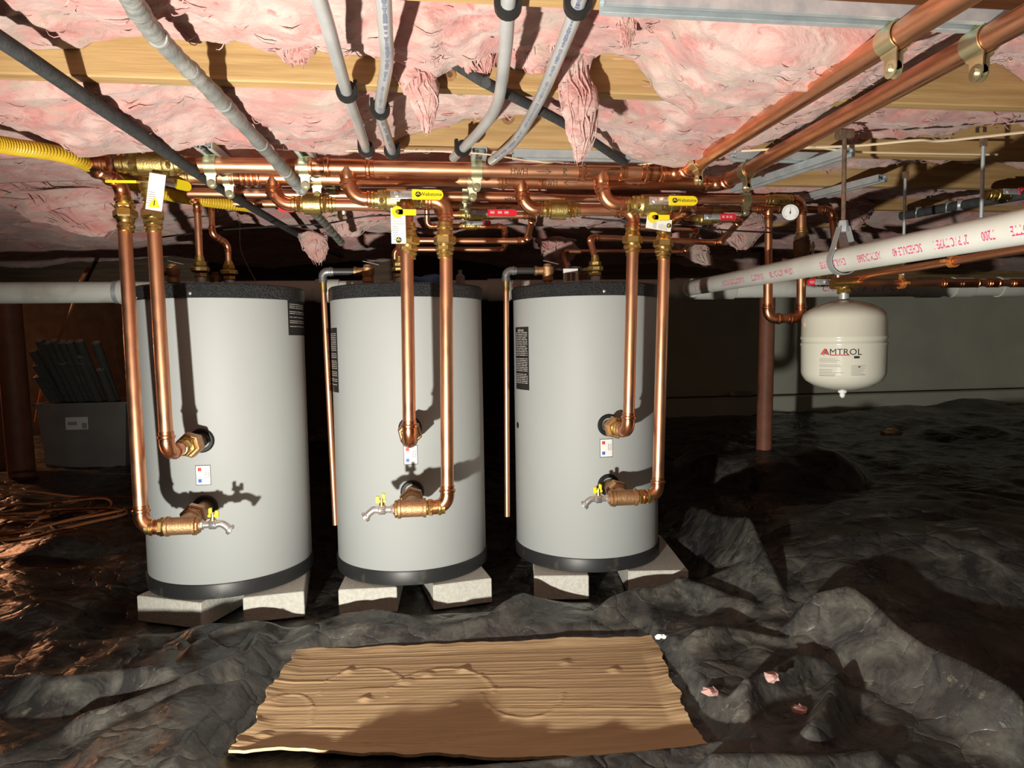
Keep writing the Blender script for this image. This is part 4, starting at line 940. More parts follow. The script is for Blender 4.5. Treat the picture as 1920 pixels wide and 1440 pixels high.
# ================================================================== pipes and hoses crossing under the joists
def ext(ctrl, L):
    d = V(ctrl[0]) - V(ctrl[1]); d.z = 0; st = max(d.length, 0.08); d.normalize(); n = max(1, int(L / st)); return [V(ctrl[0]) + d * st * k for k in range(n, 0, -1)] + list(ctrl)
def wrapped(name, label, ctrl, r, m_, amp=0.0, n=14, period=None, group=None, cat='pipe'):
    P = curve_pts(ctrl, n); rs = []
    L = 0
    for i, p in enumerate(P):
        if i: L += (p - P[i - 1]).length
        rs.append(r * (1 + amp * math.sin(L / (period or 0.05) * 2 * math.pi)))
    o = MB().tube(P, rs, 18).build(name, m_, angle=60); return tag(o, label, cat, group)
wrapped('foam_pipe', 'straight pipe in black foam sleeve crossing in front of the brass valve', ext([at(-80, 22, 1.05), at(180, 196, 1.40), at(365, 322, 1.84)], 1.6), 0.0150, FOAM)
fo = wrapped('foam_pipe', 'dark foam sleeved pipe slanting away below the front header', [at(365, 323, 1.85), at(450, 376, 2.18), at(560, 440, 2.75), at(640, 480, 3.4)], 0.0132, FOAM)
wp = thing('wrapped_pipe', 'grey tape-wrapped pipe slanting across the headers', 'pipe', at(565, 352, 1.93))
P = curve_pts(ext([at(215, -60, 0.93), at(290, 62, 1.14), at(420, 195, 1.42), at(545, 332, 1.88), at(568, 357, 1.95)], 1.5), 30)
MB().tube(P, [0.0165 * (1 + 0.10 * math.sin(i * 1.9) * (1 if i % 3 else 0.2) + 0.05 * math.sin(i * 0.7)) for i in range(len(P))], 18).build('sleeve', WRAP, wp, angle=70)
for i in [len(P) - 1 - q for q in (112, 100, 88, 74, 60, 46, 34, 20, 8)]:
    d = P[i + 1] - P[i - 1]; MB().lathe(P[i], d + Vector((0.0, 0.02, 0.01)), [(-0.008, 0.0172), (-0.006, 0.0182), (0.006, 0.0180), (0.009, 0.0172)], 18).build('tape_band', WRAP, wp)
P = curve_pts([at(582, 392, 2.05), at(610, 420, 2.22), at(640, 455, 2.4)], 40)
fx = MB().tube(P, [0.0125 * (1 + 0.12 * math.sin(i * 0.9)) for i in range(len(P))], 14).build('flexible_conduit', mat('dark_conduit', (0.16, 0.17, 0.15), (0.3, 0.3, 0.27), scale=40, rough=0.4, metal=0.5)); tag(fx, 'dark ribbed conduit end hanging below the check valve', 'conduit')
# yellow corrugated flexible gas pipe
P = curve_pts(ext([at(-60, 262, 1.42), at(25, 275, 1.52), at(130, 294, 1.70), at(215, 334, 2.02), at(300, 362, 2.15), at(390, 378, 2.3), at(470, 388, 2.4)], 1.2), 72)
yf = MB().tube(P, [0.0215 * (1 + 0.09 * math.sin(i * math.pi / 2 + 0.6)) if False else (0.0160, 0.0192, 0.0196, 0.0164)[i % 4] for i in range(len(P))], 18).build('flexible_gas_pipe', YELF, angle=45)
tag(yf, 'yellow corrugated flexible gas pipe sagging behind the copper risers', 'gas pipe')
# white plastic tubes with black clips
def pex(label, ctrl, r=0.0122, clips=(), pr=False):
    P = curve_pts(ctrl, 14); d_ = P[0] - P[1]; d_.z = 0; P = [P[0] + d_.normalized() * 1.3, P[0] + d_.normalized() * 0.01] + P; clips = [(a + 2, b) for a, b in clips]; o = thing('plastic_tube', label, 'pipe', P[-1], 'translucent plastic tubes')
    MB().tube(P, r, 16).build('tube', PEX, o)
    if pr:
        mb = MB(); rq = random.Random(2)
        for i in range(4, len(P) - 6):
            for q in range(2):
                c = P[i].lerp(P[i + 1], q / 2); d = (P[i + 1] - P[i]).normalized(); n = (CAM - c); n = (n - d * n.dot(d)).normalized(); t = d.cross(n)
                if rq.random() < 0.8: mb.box(c + n * r * 0.985, d, t, n, rq.uniform(0.0015, 0.004), rq.uniform(0.0015, 0.0035), 0.0006)
        f_ = mb.build('printing', mat('blue_grey_print', (0.16, 0.17, 0.24), rough=0.5), o, smooth=False); f_['kind'] = 'stuff'
    for j, (i, s_) in enumerate(clips):
        c = P[min(i, len(P) - 2)]; d = (P[min(i + 1, len(P) - 1)] - P[max(i - 1, 0)]).normalized(); u = d.cross(ZA).normalized(); w_ = u.cross(d)
        q = MB().lathe(c, d, [(-0.008, r * 1.06), (-0.008, r * 1.75), (0.008, r * 1.75), (0.008, r * 1.06)], 18, caps=False)
        q.box(c + u * (s_ * r * 1.45) + ZA * r * 0.9, u, d, w_, 0.004, 0.006, r * 1.0, 0.001); q.build('clip', RUBBER, o)
    return o
HP = 0.512
def pz(px, py, h=HP): return atz(px, py, EYE + h)
pex('straight clear plastic tube beside the wavy one, held by two clips', [pz(585, -40), pz(612, 40), pz(650, 172), pz(672, 235), pz(690, 290)], clips=((28, 1), (52, -1)))
pex('wavy clear plastic tube with dark print held by a clip at its bend', [pz(716, -50), pz(723, 60), pz(725, 120), pz(713, 205), pz(724, 250), pz(738, 292)], clips=((42, -1), (66, 1)), pr=True)
pex('plastic tube bending left into a clip beside the strut end', [pz(957, -40), pz(952, 20), pz(946, 110), pz(932, 195), pz(900, 245), pz(850, 296)], clips=((12, -1), (64, -1)))
pex('printed plastic tube curving down to a cut end above the front header', [pz(1096, -40), pz(1078, 25), pz(1045, 110), pz(1005, 200), pz(965, 265), pz(922, 302)], clips=((11, -1),), pr=True)
wrapped('foam_pipe', 'black foam sleeved pipe slanting across the bare joist behind the plastic tubes', [atz(850, 118, EYE + 0.60), atz(905, 152, EYE + 0.541), atz(930, 165, EYE + 0.538), atz(1070, 238, EYE + 0.536), atz(1170, 305, EYE + 0.52)], 0.0115, FOAM)
# wires
def wire(label, ctrl, r=0.003, m_=WIREW, group=None): return hose('wire', label, 'wire', ctrl, r, m_, 12, 6, group)
zw = EYE + 0.527
wire('pale wire sagging above the header between the strut and forward pipes', [atz(600, 283, zw), atz(780, 283, zw), atz(900, 288, zw), atz(1000, 302, zw), atz(1130, 313, zw), atz(1250, 303, zw), atz(1380, 284, zw)], 0.0022)
wire('upper pale wire stapled loosely across the far joist', [atz(1390, 283, zw), atz(1500, 277, zw), atz(1610, 273, zw), atz(1720, 263, zw), atz(1770, 264, zw), atz(1930, 247, zw)], 0.0036)
wire('lower pale wire passing behind the rusty rod', [atz(1500, 272, zw), atz(1600, 284, zw), atz(1700, 287, zw), atz(1870, 290, zw)], 0.0032)
wire('thin black cable sagging below the headers', [at(300, 445, 2.45), at(430, 430, 2.4), at(600, 420, 2.35), at(700, 405, 2.3), at(860, 402, 2.45)], 0.0028, WIREB)
wire('black cable slanting down toward the thermometer', [at(1090, 408, 2.5), at(1250, 422, 2.45), at(1370, 432, 2.5), at(1490, 438, 2.6)], 0.0035, WIREB)
wire('thin dark wire hanging at the joist beside the foam pipe', [at(40, 130, 1.4), at(60, 180, 1.45), at(130, 210, 1.5), at(180, 222, 1.55)], 0.0022, mat('brown_wire', (0.25, 0.13, 0.09), rough=0.5))
wire('thin pale wire trailing over the insulation beside the foam pipe', [at(-20, 165, 1.5), at(40, 195, 1.5), at(115, 232, 1.6)], 0.0022)
wire('yellow wire running level behind the risers', [at(0, 428, 3.0), at(120, 432, 3.0), at(330, 434, 3.0)], 0.005, WIREY)
wire('thin brown wire hanging down onto the tank beside the foam tube bin', [at(428, 382, 2.6), at(448, 410, 2.6), at(452, 470, 2.55), at(480, 528, 2.5)], 0.0018, mat('brown_wire', (0.25, 0.13, 0.09)))

# ================================================================== hot water branches above the tanks
RB, RS = 0.0118, 0.0098
def top_z(): return TZ3 + 0.004
def port_top(i, px, y=None):
    """point on the tank top plane near a pixel column"""
    p = aty(px, 522, TK[i].y if y is None else y); p.z = top_z(); return p
def top_union(label, p, h0, r=RB, grp='brass unions on the tank tops', tall=0.09):
    o = thing('top_union', label, 'pipe fitting', p, grp)
    MB().lathe(p, ZA, [(0, 0.017), (0.028, 0.017)], 16).build('nipple', STEEL, o)
    mb = MB(); mb.hexa(p, ZA, 0.026, 0.042, 0.022); mb.hexa(p, ZA, 0.044, 0.062, 0.030, 8); mb.hexa(p, ZA, 0.064, 0.080, 0.022); mb.build('union_nut', BRASSD, o)
    mb = MB(); mb.lathe(p, ZA, [(0.078, 0.016), (tall, 0.015)]); collar(mb, p + ZA * (tall - 0.005), ZA, r); mb.build('press_adapter', BRASS, o)
    return o
def plug(label, p):
    o = thing('port_plug', label, 'pipe fitting', p, 'plugged ports on the tank tops'); MB().lathe(p, ZA, [(0, 0.016), (0.022, 0.016)], 16).build('nipple', STEEL, o)
    mb = MB(); mb.lathe(p, ZA, [(0.02, 0.02), (0.04, 0.021), (0.042, 0.018)]); mb.hexa(p, ZA, 0.04, 0.054, 0.014); mb.build('cap', OLDBRASS, o)
def relief_valve(i, p, side, label, lever=1):
    o = thing('relief_valve', label, 'valve', p, 'relief valves on the tank tops')
    MB().lathe(p, ZA, [(0, 0.015), (0.015, 0.015), (0.017, 0.021), (0.032, 0.021), (0.034, 0.018), (0.048, 0.024), (0.068, 0.024), (0.072, 0.016), (0.080, 0.014)], 18).build('body', BRONZE, o)
    s = V(side).normalized(); MB().lathe(p + ZA * 0.055, s, [(0.018, 0.015), (0.04, 0.015), (0.041, 0.018), (0.05, 0.018)], 14).build('outlet', BRONZE, o)
    MB().box(p + ZA * 0.086 + XA * 0.012 * lever, XA * lever - ZA * 0.25, YA, ZA, 0.030, 0.007, 0.0012, 0.0005).build('lever', CHROME, o)
    return p + ZA * 0.055 + s * 0.048
# tank 1
ytk = TK[0].y
pA = port_top(0, 376, 2.42); pB = port_top(0, 430, 2.52)
top_union('brass union on the bin-side tank cap under the straight copper drop', pA, 0); top_union('brass union on the bin-side tank cap under the jogged copper drop', pB, 0, RS)
plug('plugged port on the cap of the tank by the foam tube bin', port_top(0, 404, 2.52))
a = T1a; pipe_run('copper_pipe', 'straight copper drop from the third header to the tank by the foam bin', 'copper pipe', [a + XA * 0.02, a, Vector((pA.x, pA.y, ZH - 0.012)), pA + ZA * 0.09], RB)
b = T1b; q1 = aty(398, 440, Y4 - 0.03); q2 = pB + ZA * 0.155
pipe_run('copper_pipe', 'jogged copper drop from the rear header to the tank by the foam bin', 'copper pipe', [b + XA * 0.02, b, q1, q2, pB + ZA * 0.09], RS)
relief_valve(0, port_top(0, 325, 2.50), -XA, 'bronze relief valve on the cap of the tank by the foam tube bin')
# tank 2: two lines off red-handled valves, back over the cap
p2a = port_top(1, 750, 2.45); p2b = port_top(1, 742, 2.62)
top_union('brass union on the cap of the middle tank behind the riser', p2a, 0)
l0 = hp(820, 400, Y3 + 0.02); l0.z = aty(860, 403, Y3 + 0.02).z
A1 = Vector((l0.x, l0.y, ZH)); A2 = aty(1000, 405, Y3 + 0.02); A2.z = l0.z; A3 = aty(988, 452, 2.52); A4 = Vector((p2a.x, p2a.y + 0.0, A3.z))
pipe_run('copper_pipe', 'copper line from the red-handled valve looping down over the middle tank', 'copper pipe', [A1, l0, A2, A3, Vector((p2a.x, A3.y, A3.z)), p2a + ZA * 0.09], RB)
ball_valve('red-handled ball valve on the line over the middle tank', aty(888, 403, Y3 + 0.02), XA, Vector((0, -1, 0.1)), RB * 1.05, RED, XA, 0.105, L=0.05, hw=0.011, group='red-handled valves')
m0 = aty(800, 380, Y4); m0.z = ZH; m1 = aty(812, 424, Y4 + 0.02); m2 = aty(946, 424, Y4 + 0.02); m2.z = m1.z; m3 = aty(946, 468, 2.60); m4 = aty(742, 470, 2.60); m4.z = m3.z
pipe_run('copper_pipe', 'thin copper line with small valve looping down over the middle tank', 'copper pipe', [m0, Vector((m0.x, m1.y, m1.z)), m2, m3, Vector((p2b.x, m3.y, m3.z)), p2b + ZA * 0.02], RS)
ball_valve('small red-handled drain valve on the thin line over the middle tank', aty(882, 423, Y4 + 0.02), XA, Vector((0, -1, 0.3)), RS, RED, XA, 0.03, L=0.035, hw=0.008)
out = relief_valve(1, port_top(1, 690, 2.52), -XA, 'bronze relief valve on the cap of the middle tank')
def discharge(i, out, px_top, px_bot, py_bot, ylab, y=None):
    e = aty(px_top, 520, out.y if y is None else y); e.z = out.z; bt = aty(px_bot, py_bot, e.y)
    o = thing('discharge_pipe', 'thin copper relief discharge pipe hanging ' + ylab, 'copper pipe', bt, 'relief discharge pipes')
    MB().cyl(out, e + (out - e).normalized() * 0.02, 0.0125).build('nipple', mat('black_iron', (0.06, 0.06, 0.06), rough=0.45, metal=0.4), o)
    elbow_mesh(e, out - e, bt - e, 0.0135, 1.5).build('iron_elbow', mat('grey_iron', (0.30, 0.31, 0.31), (0.2, 0.2, 0.2), scale=40, rough=0.45, metal=0.7), o)
    d = (bt - e).normalized(); MB().cyl(e + d * 0.03, bt, 0.0105).build('pipe', COPPER, o)
    mb = MB(); mb.lathe(e, d, [(0.028, 0.013), (0.075, 0.013)]); collar(mb, e + d * 0.062, d, 0.0105); mb.build('adapter', BRASS, o)
discharge(1, out, 605, 629, 984, 'between the bin-side tank and the middle tank')
out = relief_valve(2, port_top(2, 1027, 2.50), -XA, 'bronze relief valve on the cap of the tank by the drain pipe')
discharge(2, out, 949, 951, 968, 'between the middle tank and the drain-side tank')
# tank 3
p3a = port_top(2, 1116, 2.42); p3b = port_top(2, 1073, 2.55)
top_union('brass union on the cap of the tank by the drain pipe', p3a, 0); plug('plugged port on the cap of the tank by the drain pipe', port_top(2, 1096, 2.50))
B0 = hp(1280, 388, Y3 + 0.02); zb = aty(1320, 411, Y3 + 0.02).z; B1 = Vector((B0.x, B0.y, zb)); B2 = aty(1390, 412, Y3 + 0.02); B2.z = zb; B3 = aty(1350, 455, 2.62); B4 = Vector((p3a.x, p3a.y, B3.z))
pipe_run('copper_pipe', 'copper line from the red-handled valve angling down over the drain-side tank', 'copper pipe', [B0, B1, B2, B3, Vector((p3a.x, B3.y - 0.12, B3.z)), p3a + ZA * 0.09], RB)
ball_valve('red-handled ball valve with steel stem on the line over the drain-side tank', aty(1322, 411, Y3 + 0.02), XA, Vector((0, -1, 0.1)), RB * 1.05, RED, XA, 0.062, L=0.05, hw=0.011, group='red-handled valves')
g0 = hp(1200, 420, Y4 + 0.06); g0.z = aty(1250, 428, Y4 + 0.06).z; g1 = aty(1308, 432, Y4 + 0.06); g1.z = g0.z; g2 = aty(1284, 472, 2.75); g3 = Vector((p3b.x, g2.y, g2.z))
pipe_run('copper_pipe', 'thin copper line angling down over the drain-side tank behind the thicker one', 'copper pipe', [g0, g1, g2, g3, p3b + ZA * 0.01], RS)
ball_valve('distant red valve handle showing behind the headers over the middle tank', aty(680, 362, 2.44), XA, Vector((0, -1, 0.2)), RS, RED, XA, 0.05, L=0.035, hw=0.009)
ball_valve('red valve handle hanging under the check valve of the middle tank', aty(600, 386, 2.30), XA, Vector((0, -0.6, -0.4)), RS, RED, -XA, 0.085, L=0.03, hw=0.012)

# tags and reversible yellow tabs on the riser valves
def hang_tag(label, c, w_, h, tilt, lines, yaw=0.0, tri=False, cap=None):
    c = V(c); u = Vector((math.cos(yaw), math.sin(yaw), 0)); q = Matrix.Rotation(tilt, 3, Vector((-u.y, u.x, 0))); v = q @ (-ZA); u = q @ u; n = u.cross(v)
    if n.y > 0: n = -n
    o = thing('valve_tag', label, 'tag', c, None)
    card = MB().plate([c - u * w_ / 2, c + u * w_ / 2, c + u * w_ / 2 + v * h, c - u * w_ / 2 + v * h], -n, 0.0006).build('card', WHITE, o, smooth=False)
    mb = MB()
    for j in range(lines): mb.box(c + v * (h * (0.52 + 0.06 * j)) - u * w_ * 0.22 + n * 0.0006, u, v, n, w_ * (0.18 + 0.04 * (j % 3)), h * 0.007, 0.0002)
    if cap:
        for j, s_ in enumerate(cap): text_flat(mb, s_, w_ * 0.165, c + v * (h * (0.30 + 0.075 * j)) + n * 0.0003, u, -v, n)
    mb.build('print', INKG, card, smooth=False)
    if tri:
        e = MB().plate([c + v * h * 0.92 - u * w_ * 0.38 + n * 0.0004, c + v * h * 0.92 + u * w_ * 0.38 + n * 0.0004, c + v * h * 0.62 + n * 0.0004], n, 0.0003).build('warning_triangle', YEL, card, smooth=False)
        mb = MB(); mb.box(c + v * h * 0.80 + n * 0.0009, u, v, n, w_ * 0.03, h * 0.07, 0.0001); mb.build('exclamation_mark', INK, card, smooth=False)
    else:
        mb = MB().lathe(c + v * h * 0.90 + n * 0.0003, n, [(0, w_ * 0.20), (0.0004, w_ * 0.20)], 18); mb.build('emblem', INK, card, smooth=False)
        mb = MB(); mb.box(c + v * h * 0.90 + n * 0.001, u, v, n, w_ * 0.14, w_ * 0.03, 0.0002); mb.box(c + v * h * 0.88 + n * 0.001, u, v, n, w_ * 0.03, w_ * 0.09, 0.0002); mb.build('emblem_mark', YEL, card, smooth=False)
    return o
hang_tag('white warning tag with yellow triangle hung on the upright brass valve', aty(296, 326, 1.93), 0.042, 0.098, 0.16, 6, tri=True)
hang_tag('white printed tag hung upright beside the riser of the middle tank', aty(746, 390, 1.90), 0.040, 0.098, 0.0, 7, cap=('IMPORTANT', 'HANDLE IS', 'REVERSIBLE'))
hang_tag('white printed tag hung sideways beside the riser of the drain-side tank', aty(1212, 416, 1.98), 0.036, 0.080, -1.42, 6, cap=('HANDLE IS', 'REVERSIBLE'))
def yellow_tab(label, c, tilt=0.0):
    o = thing('valve_tab', label, 'valve handle', c, 'small yellow valve tabs'); c = V(c)
    mb = MB().lathe(c, Vector((0, -1, 0)), [(0, 0.016), (0.006, 0.016)], 18); mb.box(c + XA * 0.026 - YA * 0.003, XA, YA, ZA, 0.026, 0.003, 0.009, 0.002); mb.build('tab', YEL, o)
    MB().hexa(c, Vector((0, -1, 0)), 0.005, 0.009, 0.006).build('screw', BRASS, o)
yellow_tab('small yellow lever tab above the upright white tag', aty(745, 398, 1.885)); yellow_tab('small yellow lever tab above the sideways white tag', aty(1224, 408, 1.965))

# ================================================================== drains, rods and the right-hand side
PR = 0.0445
pl = aty(-150, 548, 3.0); pz_ = aty(700, 545, 3.0).z
pv = thing('drain_pipe', 'long white plastic drain pipe running level behind the tanks', 'drain pipe', Vector((pl.x, 3.0, pz_)))
xw = aty(1290, 545, 3.0).x; xe = 4.6
MB().cyl(Vector((-3.2, 3.0, pz_)), Vector((xe, 3.0, pz_)), PR, 28).build('pipe', PVCD, pv)
def pvc_coupling(px, w_=0.05, k=1.14): c = aty(px, 545, 3.0); c.z = pz_; MB().lathe(c, XA, [(-w_, PR * 1.02), (-w_, PR * k), (w_, PR * k), (w_, PR * 1.02)], 28).build('coupling', PVC, pv)
for px, w_ in ((240, 0.03), (615, 0.05), (935, 0.05), (1300, 0.09), (1355, 0.05), (1740, 0.06), (1800, 0.05), (1890, 0.06)): pvc_coupling(px, w_)
mb = MB(); c = aty(1600, 540, 3.0); c.z = pz_; text_cyl(mb, 'CHARLOTTE   2" PVC', 0.040, c, XA, Vector((0, -1, -0.15)), PR); mb.build('lettering', REDINK, pv, smooth=False)
mb = MB(); c = aty(1005, 527, 3.0); c.z = pz_; text_cyl(mb, 'CHARLOTTE PIPE', 0.030, c, XA, Vector((0, -1, 0.35)), PR); mb.build('lettering', REDINK, pv, smooth=False)
c = aty(222, 548, 3.0); c.z = pz_; MB().lathe(c, XA, [(-0.012, PR + 0.001), (-0.012, PR + 0.003), (0.012, PR + 0.003), (0.012, PR + 0.001)], 28, caps=False).build('strap', STEEL, pv)
# slanting drain pipe coming forward
SR = 0.033
s0 = aty(1292, 541, 2.93); s1 = at(1985, 413, 1.15); sd = (s1 - s0).normalized()
sp = thing('drain_pipe', 'slanting white plastic drain pipe with magenta print in a grey hanger', 'drain pipe', s0)
MB().cyl(s0, s1 + sd * 1.6, SR, 28).build('pipe', PVC, sp)
MB().lathe(s0, sd, [(-0.06, SR * 0.9), (-0.05, SR * 1.28), (0.035, SR * 1.28), (0.037, SR * 1.05)], 28).build('socket', PVC, sp)
Ls = (s1 - s0).length; nrm = (CAM - (s0 + s1) / 2) + Vector((0, 0, 0.10))
def prtext(s_, frac, size=0.027, a=0.10):
    mb = MB(); p = s0 + (s1 - s0) * frac; text_cyl(mb, s_, size, p, sd, (CAM - p), SR, ang=a, flip=True, sx=0.60); mb.build('lettering', REDINK, sp, smooth=False)
prtext('ASTM D-1785  PVC  NSF', 0.13); prtext('CHARLOTTE PIPE  PVC DWV', 0.30); prtext('CHARLOTTE', 0.41); prtext('NSF-pw  ASTM D-1785', 0.50)
prtext('CHARLOTTE PIPE', 0.655); prtext('ASTM D-2665', 0.74); prtext('SCHEDULE 40', 0.815); prtext('2" PVC TYPE 1', 0.885); prtext('7200', 0.938); prtext('CHARLOTTE', 0.99)
# clevis hanger and rods
def frac_at(px):
    best = min(range(1001), key=lambda k: abs(proj(s0 + (s1 - s0) * k / 1000)[0] - px)); return s0 + (s1 - s0) * best / 1000
def proj(p): q = V(p) - CAM; d = q.dot(FW); return 960 + FPX * q.dot(RT2) / d, 720 - FPX * q.dot(UP2) / d
hc = frac_at(1580); ho = thing('pipe_hanger', 'grey steel loop hanger on a rusty rod around the slanting drain pipe', 'pipe hanger', hc)
top = hc + ZA * (SR + 0.055); u = sd.cross(ZA).normalized(); R_ = SR + 0.004; outl = []
for i in range(25):
    a = math.radians(-215 + 250 * i / 24) if False else math.radians(35 - 250 * i / 24); outl.append(hc + u * (R_ * math.cos(a)) + ZA * (R_ * math.sin(a)))
outl = [top + u * 0.012] + outl + [top - u * 0.012]
mb = MB()
for i, p in enumerate(outl):
    rad = (p - hc).normalized()
    for e, g in ((-1, 0), (1, 0), (1, 1), (-1, 1)): mb.v.append(p + sd * (e * 0.012) + rad * (0.003 * g))
for j in range(len(outl) - 1):
    for k in range(4): mb.f.append((4 * j + k, 4 * j + (k + 1) % 4, 4 * j + 4 + (k + 1) % 4, 4 * j + 4 + k))
mb.build('loop', mat('grey_hanger', (0.36, 0.38, 0.38), rough=0.5, metal=0.4), ho, angle=60)
MB().lathe(top - ZA * 0.012, ZA, [(0, 0.012), (0.012, 0.014), (0.03, 0.011)], 8).build('swivel_nut', STEEL, ho)
rt = Vector((top.x, top.y, ZJ)); mb = MB().lathe(top, ZA, [(0, 0.006), (rt.z - top.z, 0.006)], 10); mb.build('rod', RUST, ho)
MB().box(rt - ZA * 0.012 + Vector((0, 0.0, 0)), XA, YA, ZA, 0.022, 0.014, 0.012, 0.003).build('beam_clip', RUST, ho)
def rod(label, px, py0, py1, d):
    a = at(px, py0, d); b = at(px - 5, py1, d); b.x = a.x; b.y = a.y
    top_ = Vector((a.x, a.y, ZJ)); o = thing('threaded_rod', label, 'threaded rod', b, 'threaded hanger rods'); MB().cyl(b, top_, 0.0052, 10).build('rod', STEEL, o)
    MB().hexa(top_ - ZA * 0.024, ZA, 0, 0.023, 0.011).build('nut', RUST, o); return o
rod('steel threaded rod beside the rusty one, ending at an orange hanger', 1697, 345, 515, 2.25); rod('steel threaded rod farther from the rusty one, ending at an orange hanger', 1843, 300, 470, 1.88)
# copper pipes under the slanting drain
cR = 0.0125
e0_ = aty(1568, 527, 2.30); f1 = at(1990, 455, 1.62); pipe_run('copper_pipe', 'copper pipe running forward beneath the slanting drain pipe', 'copper pipe', [aty(1440, 556, 2.34) if False else e0_, f1 + (f1 - e0_).normalized() * 1.2], cR)
zq = aty(1620, 532, 2.16).z; j0 = aty(1572, 534, 2.16); j0.z = zq; j1 = aty(1770, 527, 2.16); j1.z = zq
jj = pipe_run('copper_pipe', 'level copper pipe above the cream expansion tank', 'copper pipe', [Vector((e0_.x, e0_.y, e0_.z)), Vector((e0_.x, 2.16, e0_.z - 0.012)), j0 + XA * 0.02, j1 + XA * 2.2], cR)
for px, k in ((1785, 0.03), (1815, 0.03), (1862, 0.012), (1910, 0.02)):
    c = aty(px, 527, 2.16); c.z = zq; mb = MB().lathe(c, XA, [(-k, cR * 1.25), (k, cR * 1.25)]); collar(mb, c + XA * k, XA, cR); collar(mb, c - XA * k, -XA, cR); mb.build('coupling', COPPER2, jj)
def orange_hanger(label, c, axis):
    c = V(c); d = V(axis).normalized(); o = thing('split_hanger', label, 'pipe hanger', c, 'orange split ring hangers')
    MB().lathe(c, d, [(-0.008, cR + 0.001), (-0.008, cR + 0.006), (0.008, cR + 0.006), (0.008, cR + 0.001)], 18, caps=False).build('ring', ORANGE, o)
    u = d.cross(ZA).normalized(); mb = MB()
    for s_ in (1, -1): mb.box(c + u * (s_ * (cR + 0.014)), u, d, ZA, 0.010, 0.008, 0.005, 0.001)
    mb.box(c + ZA * (cR + 0.012), u, d, ZA, 0.006, 0.007, 0.010, 0.001); mb.build('ears', ORANGE, o)
    MB().hexa(c, ZA, cR + 0.018, cR + 0.03, 0.009).build('nut', STEEL, o)
c = aty(1690, 527, 2.16); c.z = zq; orange_hanger('orange split hanger over the level pipe above the expansion tank', c, XA)
c = e0_ + (f1 - e0_) * 0.62; orange_hanger('orange split hanger on the pipe beneath the slanting drain', c, f1 - e0_)
# expansion tank
et = aty(1581, 650, 2.16); EX = Vector((et.x, 2.16, 0)); zt = aty(1581, 563, 2.16).z; zb_ = aty(1581, 732, 2.16).z; H_ = zt - zb_; ER = 0.137
eo = thing('expansion_tank', 'cream enamel expansion tank hanging from the copper pipe', 'expansion tank', EX + ZA * zb_)
prof = [(0, 0.02), (0.004, 0.05), (0.018, 0.095), (0.036, 0.122), (0.052, 0.132), (0.064, ER - 0.001), (H_ * 0.50, ER), (H_ * 0.51, ER + 0.002), (H_ * 0.53, ER + 0.002), (H_ * 0.54, ER - 0.001), (H_ * 0.57, ER - 0.001), (H_ * 0.58, ER + 0.002), (H_ * 0.60, ER + 0.002), (H_ * 0.61, ER), (H_ - 0.062, ER - 0.001), (H_ - 0.048, ER - 0.006), (H_ - 0.034, 0.118), (H_ - 0.016, 0.085), (H_ - 0.004, 0.045), (H_, 0.02)]
bd = MB().lathe(EX + ZA * zb_, ZA, prof, 64).build('shell', EXPT, eo, angle=50)
MB().lathe(EX + ZA * (zt - 0.006), ZA, [(0, 0.022), (0.008, 0.022), (0.008, 0.017), (0.035, 0.017)], 16).build('neck', STEEL, eo)
MB().lathe(EX + ZA * zb_, -ZA, [(-0.003, 0.016), (0.008, 0.014), (0.010, 0.009), (0.020, 0.009), (0.026, 0.004)], 14).build('air_valve', WHITE, eo)
tz = (zq + zt + 0.02) / 2
to = thing('brass_tee', 'brass tee joining the expansion tank to the copper pipe', 'pipe fitting', Vector((EX.x, 2.16, zt + 0.02)))
mb = MB().lathe(Vector((EX.x, 2.16, zq)), XA, [(-0.045, 0.016), (-0.045, 0.019), (0.045, 0.019), (0.045, 0.016)]); mb.lathe(Vector((EX.x, 2.16, zq)), -ZA, [(0, 0.018), (0.018, 0.018), (0.020, 0.022), (zq - zt - 0.022, 0.022)]); mb.hexa(Vector((EX.x, 2.16, zt + 0.024)), ZA, 0, 0.016, 0.025); mb.build('body', BRASSD, to)
nE = (CAM - EX); nE.z = 0; ze = lambda py: aty(1581, py, 2.16).z
mb = MB(); text_cyl(mb, 'AMTROL', 0.030, EX, ZA, nE, ER, u=ze(659), ang=-0.02, along=False, lift=0.0012, sx=1.0); mb.build('lettering', INK, bd, smooth=False)
mb = MB()
for q in range(9):
    t_ = q / 9; w2 = 0.055 * (1 - t_)
    if q < 4: patch_cyl(mb, EX, ZA, nE, ER, ze(663) + q * 0.0022, ze(663) + q * 0.0022 + 0.0022, -0.52 + t_ * 0.10, -0.47 + t_ * 0.10, 0.0014, 2); patch_cyl(mb, EX, ZA, nE, ER, ze(663) + q * 0.0022, ze(663) + q * 0.0022 + 0.0022, -0.40 - t_ * 0.02, -0.33 - t_ * 0.06, 0.0014, 2)
    else: patch_cyl(mb, EX, ZA, nE, ER, ze(663) + q * 0.0022, ze(663) + q * 0.0022 + 0.0022, -0.52 + t_ * 0.10, -0.33 - t_ * 0.08, 0.0014, 2)
patch_cyl(mb, EX, ZA, nE, ER, ze(665), ze(663), -0.28, 0.14, 0.0014, 6); mb.build('triangle_logo', LABR, bd, smooth=False)
mb = MB(); rnd = random.Random(3)
for q in range(12):
    u_ = ze(671) - q * 0.0052
    if q not in (3, 6): patch_cyl(mb, EX, ZA, nE, ER, u_, u_ + 0.0011, -0.55, -0.55 + rnd.uniform(0.3, 0.62), 0.0013, 6)
for q in range(8): u_ = ze(683) - q * 0.0045; patch_cyl(mb, EX, ZA, nE, ER, u_, u_ + 0.0009, 0.18, 0.18 + rnd.uniform(0.2, 0.34), 0.0013, 4)
